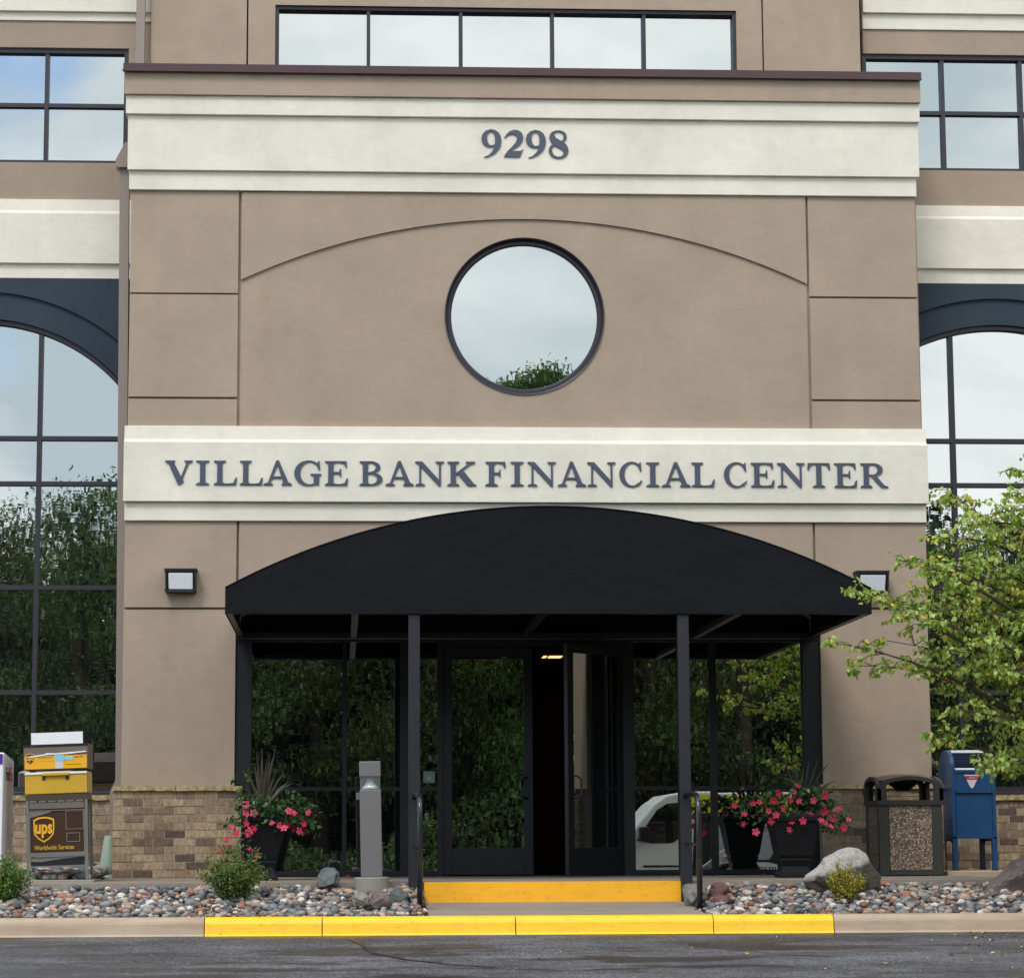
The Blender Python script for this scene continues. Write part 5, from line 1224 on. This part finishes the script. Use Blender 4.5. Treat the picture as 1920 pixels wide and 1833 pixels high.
def planter(lab, plab, flab, uc, yb, ut, halfw, foot, flowers, spikes, sp_c, seed, ful, zrim=1528):
    x = PX(uc, 1600, yb); kk = (-CAM[1]+yb)/F; zr_ = P(uc, zrim, yb)[1]
    t = thing('planter', lab, 'planter', (x, yb, 0), 'pair of black planters'); w1, w2 = halfw*kk, foot*kk
    def ring(w_, z): return [(-w_, -w_, z), (w_, -w_, z), (w_, w_, z), (-w_, w_, z)]
    def loft(name, lv_, par=t):
        m = MB(); vs = [v for w_, z in lv_ for v in ring(w_, z)]; fs = [(3, 2, 1, 0)]
        for i in range(len(lv_)-1):
            for k in range(4): k2 = (k+1) % 4; fs.append((i*4+k, i*4+k2, (i+1)*4+k2, (i+1)*4+k))
        fs.append(tuple(len(vs)-4+k for k in range(4))); return obj(name, m.add(vs, fs), 'pot', par, .006)
    loft('plinth', [(w2*1.02, 0), (w2*1.02, .035), (w2*.86, .05), (w2*.80, .10), (w2*.95, .155), (w2*.95, .17)])
    loft('bowl', [(w2*.90, .171), (w2*1.02, .20), (w1*.90, zr_-.06), (w1*.92, zr_-.055)]); loft('rim', [(w1*.97, zr_-.054), (w1, zr_-.045), (w1, zr_-.005), (w1*.95, zr_)])
    obj('potting_soil', MB().box(-w1*.93, w1*.93, -w1*.93, w1*.93, zr_+.001, zr_+.02), 'soil', t)
    # flowering vine
    r = random.Random(seed); v_ = thing('flowering_vine', plab, 'flowering plant', (x, yb, zr_), 'flowering vines in the planters')
    L = []; dd = []; st = MB()
    for (u, v, n) in ful:
        yy = yb+r.uniform(-.22, .05); px_, pz_ = P(u, v, yy); e_ = Vector((px_-x, yy-yb, pz_-zr_)); st.tube(curve_pts((e_.x*.2, e_.y*.2, 0), e_, 6, .12, .05, r), .004, 4, False)
        for _ in range(n): L.append((e_.x+r.gauss(0, .052), e_.y+r.gauss(0, .05), e_.z+r.gauss(0, .040))); dd.append((e_.x*1.5, -.4, -.1))
    obj('stems', st, 'bark', v_); leaves('foliage', HEART, L, rng.uniform(.032, .062, len(L)), 'leaf_vine', v_, .3, dd, .8)
    for (u, v) in flowers:
        yy = yb-.24+r.uniform(-.05, .04); px_, pz_ = P(u, v, yy); o = link('flower', FM, v_); o.location = (px_-x, yy-yb, pz_-zr_); s = r.uniform(.028, .038); o.scale = (s, s, s*1.1)
        o.rotation_euler = (math.radians(r.uniform(35, 110)), r.uniform(-.5, .5), r.uniform(-.7, .7))
    # spike plant
    sx_, sv = sp_c; spx, spz = P(sx_, sv, yb+.02); d = thing('spike_plant', flab, 'spiky plant', (spx, yb+.02, zr_), 'spike plants in the planters')
    for (u, v) in spikes:
        yy = yb+.02+r.uniform(-.12, .12); ex, ez = P(u, v, yy); e_ = Vector((ex-spx, yy-yb-.02, ez-zr_)); a = Vector((0, 0, .0)); side = Vector((e_.y, -e_.x, 0)); side = Vector((1, .3, 0)).normalized() if side.length < .02 or True else side
        vs = []; fs = []; n = 6
        for i in range(n+1):
            tt = i/n; p = a.lerp(e_, tt)+Vector((0, 0, .10*math.sin(math.pi*tt)*abs(e_.x)*2)); w_ = .011*(1-tt)**.6*(.6+.8*min(1, tt*4)) if tt < 1 else .0005
            nn = Vector((-e_.z, 0, e_.x)).normalized(); vs += [p-nn*w_, p+Vector((0, -.004, 0)), p+nn*w_]
        for i in range(n): fs += [(i*3, i*3+1, i*3+4, i*3+3), (i*3+1, i*3+2, i*3+5, i*3+4)]
        obj('blade', MB().add(vs, fs), 'spike', d)
fl = [(184+0, 0)]
z2 = lambda x, y: (400+x/3.004, 1130+y/3.004); z4 = lambda x, y: (1250+x/3.005, 1130+y/3.005)
lf = [z2(*p) for p in ((100,1260),(130,1298),(80,1330),(185,1185),(228,1183),(185,1243),(205,1285),(228,1270),(195,1300),(330,1240),(372,1252),(412,1252),(425,1170),(450,1182),(535,1180),(510,1243),(185,1135),(485,1285),(398,1268))]
rf = [z4(*p) for p in ((487,1128),(523,1122),(632,1070),(605,1115),(575,1172),(590,1228),(617,1195),(655,1157),(692,1110),(745,1117),(738,1030),(715,1065),(828,1113),(893,1085),(703,1237),(693,1277),(768,1228),(812,1192),(870,1225),(895,1240),(940,1215),(936,1183),(965,1162),(925,1258),(998,1267),(890,1175),(1025,1220),(385,1140),(437,1190),(432,1245),(503,1290))]
lsp = [z2(*p) for p in ((243,835),(275,810),(352,815),(300,880),(232,905),(405,945),(440,1000),(215,1000),(330,880),(270,870),(385,1050),(200,1060),(460,1010),(320,850),(255,950),(350,960),(190,940))]
rsp = [z4(*p) for p in ((650,855),(705,845),(805,875),(860,870),(915,900),(955,1000),(680,930),(770,900),(935,1060),(640,960),(835,960),(760,960),(880,1010),(730,880))]
lful = [(430,1545,14),(445,1535,20),(458,1515,30),(470,1500,40),(465,1530,30),(485,1515,55),(505,1520,55),(520,1525,55),(535,1510,50),(550,1500,40),(560,1518,38),(575,1515,26),(570,1540,22),(545,1535,34),(500,1545,26),(585,1545,8),(470,1545,20),(456,1490,14),(455,1455,8),(452,1475,6),(525,1548,16)]
rful = [(1385,1508,14),(1400,1500,24),(1395,1530,14),(1420,1495,34),(1440,1488,44),(1462,1490,50),(1485,1500,60),(1500,1480,40),(1520,1500,60),(1545,1500,44),(1560,1510,34),(1580,1530,24),(1570,1545,22),(1480,1525,48),(1505,1530,48),(1535,1525,44),(1450,1515,34),(1430,1520,24),(1590,1545,8),(1550,1545,24),(1480,1548,14),(1520,1480,28)]
planter('black square footed planter left of the doors beside the brick base', 'pink flowering vine spilling from the left black planter', 'bronze spike plant rising from the left black planter', 497, -1.55, 0, 43, 23, lf, lsp, (492, 1500), 21, lful)
planter('black square footed planter right of the doors behind the boulder', 'pink flowering vine spilling from the right black planter', 'bronze spike plant rising from the right black planter', 1487, -1.35, 0, 47, 31, rf, rsp, (1502, 1490), 22, rful)

# fallen blossoms and leaves
for (u, v, s, lab) in ((1434, 1640, .032, 'fallen pink blossom on the porch slab in front of the right planter'), (1258, 1641, .02, 'small fallen pink blossom by the right awning post')):
    gx_, gy_ = G(u, v, .012); o = link('fallen_flower', FM); o.location = (gx_, gy_, .016); o.scale = (s, s, s); o.rotation_euler = (.3, .2, 1); tag(o, lab, 'flower')
gx_, gy_ = G(652, 1643, .01); o = link('fallen_flower', FM); o.location = (gx_, gy_, .014); o.scale = (.022,)*3; o.rotation_euler = (.6, .2, 0); tag(o, 'small fallen pink blossom beside the bollard footing', 'flower')
LM = []
for c in ('fallen', 'fallen2'):
    T = HEART[0]*np.array([1.1, 1, 1.8]); me = bpy.data.meshes.new('fallen_leaf'); me.from_pydata(T.tolist(), [], [list(f) for f in HEART[1]]); me.materials.append(MT[c]); LM.append(me)
rl = random.Random(4)
fz = [z for z in ()]
FLV = [(1015, 1796), (1049, 1784), (1463, 1755), (1563, 1752), (1790, 1790), (1813, 1769), (1818, 1746), (1847, 1755), (1849, 1748), (1855, 1762), (1812, 1777), (1838, 1771), (1895, 1812), (1907, 1755), (1912, 1762), (1880, 1788), (1867, 1785), (1835, 1757),
       (1785, 1773), (1660, 1806), (1716, 1785), (1914, 1775), (1860, 1770), (1790, 1752), (1750, 1760), (1890, 1750), (1550, 1815), (1400, 1785), (960, 1818), (1905, 1742), (1300, 1775), (1780, 1742), (1825, 1800), (1740, 1795)]
for i, (u, v) in enumerate(FLV):
    x, y, z = GR(u, v, .004); o = link('fallen_leaf', LM[1 if i % 5 == 0 else 0]); o.location = (x, y, z); s = rl.uniform(.026, .05); o.scale = (s, s, s); o.rotation_euler = (rl.uniform(-.2, .2), rl.uniform(-.3, .3), rl.uniform(0, 6.28))
    tag(o, 'small dry fallen leaf lying on the wet asphalt near the kerb', 'leaf', 'fallen leaves on the asphalt')
# ---------------------------------------------------------------- behind the viewer, seen in the glass
def back_tree(x, y, h, r, lab, seed, mat, n=5200, cl=26, base=.32, size=.17, dead=False, gz=zl+.1):
    t = thing('shade_tree', lab, 'tree', (x, y, gz), 'trees across the lot, mirrored in the glass'); rr = random.Random(seed); np_r = np.random.default_rng(seed)
    tk = MB().tube([(0, 0, -.2), (rr.uniform(-.1, .1), 0, h*.3), (rr.uniform(-.2, .2), 0, h*.62), (0, 0, h*.92)], [.24, .19, .11, .03], 8); lm = MB(); P_ = []
    for i in range(cl):
        zz = h*(base+(1-base)*(i+.5)/cl)*rr.uniform(.93, 1.0); prof = math.sin(math.pi*min(1, max(.04, (zz/h-base*.7)/(1.04-base*.7)))**.8); a = rr.uniform(0, 6.28); q = r*prof*rr.uniform(.35, 1.0)
        c = np.array([q*math.cos(a), q*math.sin(a), zz]); lm.tube(curve_pts((0, 0, max(h*.18, zz-q*.6)), tuple(c), 5, .05, .05, rr), [.06, .045, .035, .025, .015, .008], 5, False)
        m_ = n//cl; P_.append(c+np_r.normal(size=(m_, 3))*np.array([r*.22, r*.22, h*.024]))
    if dead:
        q = np_r.normal(size=(3600, 3)); cen = [(-.55, .35, .0), (-.15, .55, .12), (.25, .85, .10), (.60, .45, .05), (-.85, .20, -.12), (.05, .2, -.15), (.9, .35, 0)]
        for i, (a, c, d) in enumerate(cen): P_.append(q[i*500:(i+1)*500]*np.array([.22, .25, .13])+np.array([a-.1, 0, h+.08+c*.75]))
        lm.tube([(0, 0, h*.8), (.2, 0, h-.1), (.3, 0, h+.25)], [.05, .035, .015], 5)
    k = obj('trunk', tk, 'bark', t); obj('limbs', lm, 'bark', k)
    if dead: obj('dead_branch', MB().tube([(.80, 0, h-.1), (.86, 0, h+.45), (.74, 0, h+.75), (.70, 0, h+.98)], [.03, .022, .014, .006], 5).tube([(.82, 0, h+.6), (.97, 0, h+.82)], .009, 4), 'dead', t)
    P_ = np.concatenate(P_); leaves('crown', OVAL, P_, np_r.uniform(size*.8, size*1.7, len(P_)), mat, t, .25); return t
VX = lambda u, d: CAM[0]+(u-640)*(d+24.1)/F
VZ = lambda v, d: CAM[2]+(1560-v)*(d+24.1)/F
tl = [(-70, 36, 905), (25, 40, 985), (150, 34, 893), (250, 38, 870), (420, 36, 850), (600, 39, 800), (770, 37, 770), (1020, 35, 752), (905, 39, 780), (1230, 38, 800), (1400, 36, 860), (1580, 39, 930), (1700, 36, 985), (1800, 40, 975), (1960, 37, 940), (2150, 38, 900), (-230, 38, 880), (2350, 36, 880)]
adj = ['spreading', 'broad', 'tall', 'layered', 'narrow', 'dense']
for i, (u, d, v) in enumerate(tl):
    X_ = VX(u, d); Ht = VZ(v, d)-zl-.1
    side = 'west of the picture' if X_ < -6 else ('opposite the awning' if X_ < 5 else 'east of the picture')
    back_tree(X_, -d, Ht, 2.6 if u != 1020 else 2.1, f'{adj[i % 6]} green tree across the lot, {["first","second","third","fourth","fifth","sixth","seventh","eighth","ninth","tenth","eleventh","twelfth","thirteenth","fourteenth","fifteenth","sixteenth","seventeenth","eighteenth"][i]} of the mirrored row', 40+i,
              'leaf_left' if u == 1020 else ('leaf_dark' if i % 3 else 'leaf_olive'), 12500, 32, .2, .115 if u != 1020 else .10, u == 1020)
for i, (x_, y_, hh) in enumerate(((15.5, -1.5, 7.5), (17.0, -5.5, 8.5), (15.0, -10.0, 7.0))):  # trees out of view, added to block sky in the open door's reflection
    back_tree(x_, y_, hh, 2.6, ['yellow green tree nearest the right side of the building', 'tall tree beside the lot right of the street tree', 'low broad tree at the right side of the lot'][i], 90+i, 'leaf_olive', 5000, 24, .12, .17, False, -.4)
# a thicket under and behind the trees
r3 = np.random.default_rng(9); n = 190000
tx = r3.uniform(-30, 38, n); ty = -r3.uniform(41, 47, n); hmax = 8.1+.9*np.sin(tx*.55)+.7*np.sin(tx*1.7+2)+.5*np.sin(tx*4.1); tz_ = zl+.1+r3.uniform(0, 1, n)**.8*hmax
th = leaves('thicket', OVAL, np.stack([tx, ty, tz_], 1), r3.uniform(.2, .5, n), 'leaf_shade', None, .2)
n = 60000; ex_ = r3.uniform(12.5, 16.5, n); ey_ = r3.uniform(-15, 2.5, n); ez_ = -.4+r3.uniform(0, 1, n)*(7.2+.8*np.sin(ey_*1.1)); leaves('thicket', OVAL, np.stack([ex_, ey_, ez_], 1), r3.uniform(.15, .38, n), 'leaf_olive', None, .2)  # second, eastern thicket is unseen, added so the open door mirrors dark leaves
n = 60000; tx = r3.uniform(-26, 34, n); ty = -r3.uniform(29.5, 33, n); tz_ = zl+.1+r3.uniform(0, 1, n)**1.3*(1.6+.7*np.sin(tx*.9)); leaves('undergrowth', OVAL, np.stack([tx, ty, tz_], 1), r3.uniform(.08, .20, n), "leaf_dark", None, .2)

wb = MB().add([(-60, -43, zl+.1), (80, -43, zl+.1), (80, -62, zl+8.2), (-60, -62, zl+8.2), (-60, -90, zl+8.6), (80, -90, zl+8.6)], [(0, 3, 2, 1), (3, 4, 5, 2)])  # backing slope added to close sky gaps behind the mirrored trees
struct(obj('wooded_bank', wb, 'grass'))
# parked van, mirrored in the right panes
vy = -14.2; vx0 = VX(1075, 14.0); gz = zroad(vy)
t = thing('parked_van', 'small white parked van with black, yellow and grey side graphics mirrored in the glass', 'van', (vx0, vy, gz))
VL, VH, VD = 4.3, 1.74, 1.7      # side towards the building is at local y = 0, the far side at -VD
pf = [(0, .30), (-.0, .55), (.05, .78), (.55, .98), (.80, 1.06), (1.22, 1.55), (1.42, 1.69), (1.7, VH), (3.9, VH), (4.15, VH-.06), (4.27, 1.0), (4.30, .32)]
def wh(cx): return [(cx+.36*math.cos(math.radians(a)), .32+.36*math.sin(math.radians(a))) for a in range(168, 9, -12)]
lower = [(4.28, .24)]+[(a, b) for a, b in reversed(wh(3.45))][0:0]
prof_ = pf+[(4.28, .22)]+[(3.45-.36*math.cos(math.radians(a)), .24+.36*math.sin(math.radians(a))) for a in range(180, -1, -15)]+[(.75-.36*math.cos(math.radians(a)), .24+.36*math.sin(math.radians(a))) for a in range(180, -1, -15)]+[(0.02, .22)]
obj('body', MB().prism([prof_], -VD, 0), 'vanwhite', t, .05, 3)
obj('side_window', MB().prism([[(.96, 1.02), (1.02, 1.12), (1.28, 1.48), (1.42, 1.56), (1.66, 1.58), (1.68, 1.2), (1.62, 1.06), (1.5, .98), (1.2, .97)]], 0.002, .010), 'vanglass', t)
obj('roof_stripe', MB().box(1.74, 4.05, .002, .008, 1.42, 1.69), 'vanyellow', t)
obj('side_wrap', MB().prism([[(1.78, .50), (4.22, .50), (4.24, 1.0), (4.18, 1.415), (1.84, 1.415)]], .002, .006), 'vanblack', t)
obj('wrap_panel', MB().prism([[(2.22, .74), (2.95, .74), (3.12, 1.0), (3.0, 1.44), (2.6, 1.46), (2.14, 1.40), (2.10, 1.1)]], .007, .010), 'vangrey', t)
obj('wrap_band', MB().prism([[(2.2, 1.24), (2.95, 1.28), (2.97, 1.35), (2.2, 1.33)]], .011, .013), 'vanblack', t)
obj('wrap_panel', MB().prism([[(2.0, .52), (3.5, .46), (3.52, .60), (2.9, .70), (2.4, .70), (2.05, .64)]], .007, .010), 'vanwhite', t)
tx_ = text('lettering', 'Ultimate Drywall', 'vanblack', t, 3.30, .011, .54, w=1.15, h=.12, depth=.002, face='back')
obj('door_handle', MB().box(1.70, 1.80, .007, .03, .93, .98), 'black', t); obj('mirror', MB().box(.98, 1.12, .02, .20, 1.02, 1.22), 'black', t, .02)
obj('belt_moulding', MB().box(1.05, 1.76, .003, .010, .62, .65), 'black', t)
for s, cx in ((0, .75), (0, 3.45), (-1, .75), (-1, 3.45)):
    y0 = -.20 if s == 0 else -VD+.02
    w_ = obj('wheel', MB().prism([[(cx+.31*math.cos(2*math.pi*k/24), .31+.31*math.sin(2*math.pi*k/24)) for k in range(24)]], y0, y0+.18), 'tyre', t)
    obj('rim', MB().prism([[(cx+.19*math.cos(2*math.pi*k/20), .31+.19*math.sin(2*math.pi*k/20)) for k in range(20)]], y0+.181 if s == 0 else y0-.006, y0+.186 if s == 0 else y0-.001), 'grey_metal', w_)
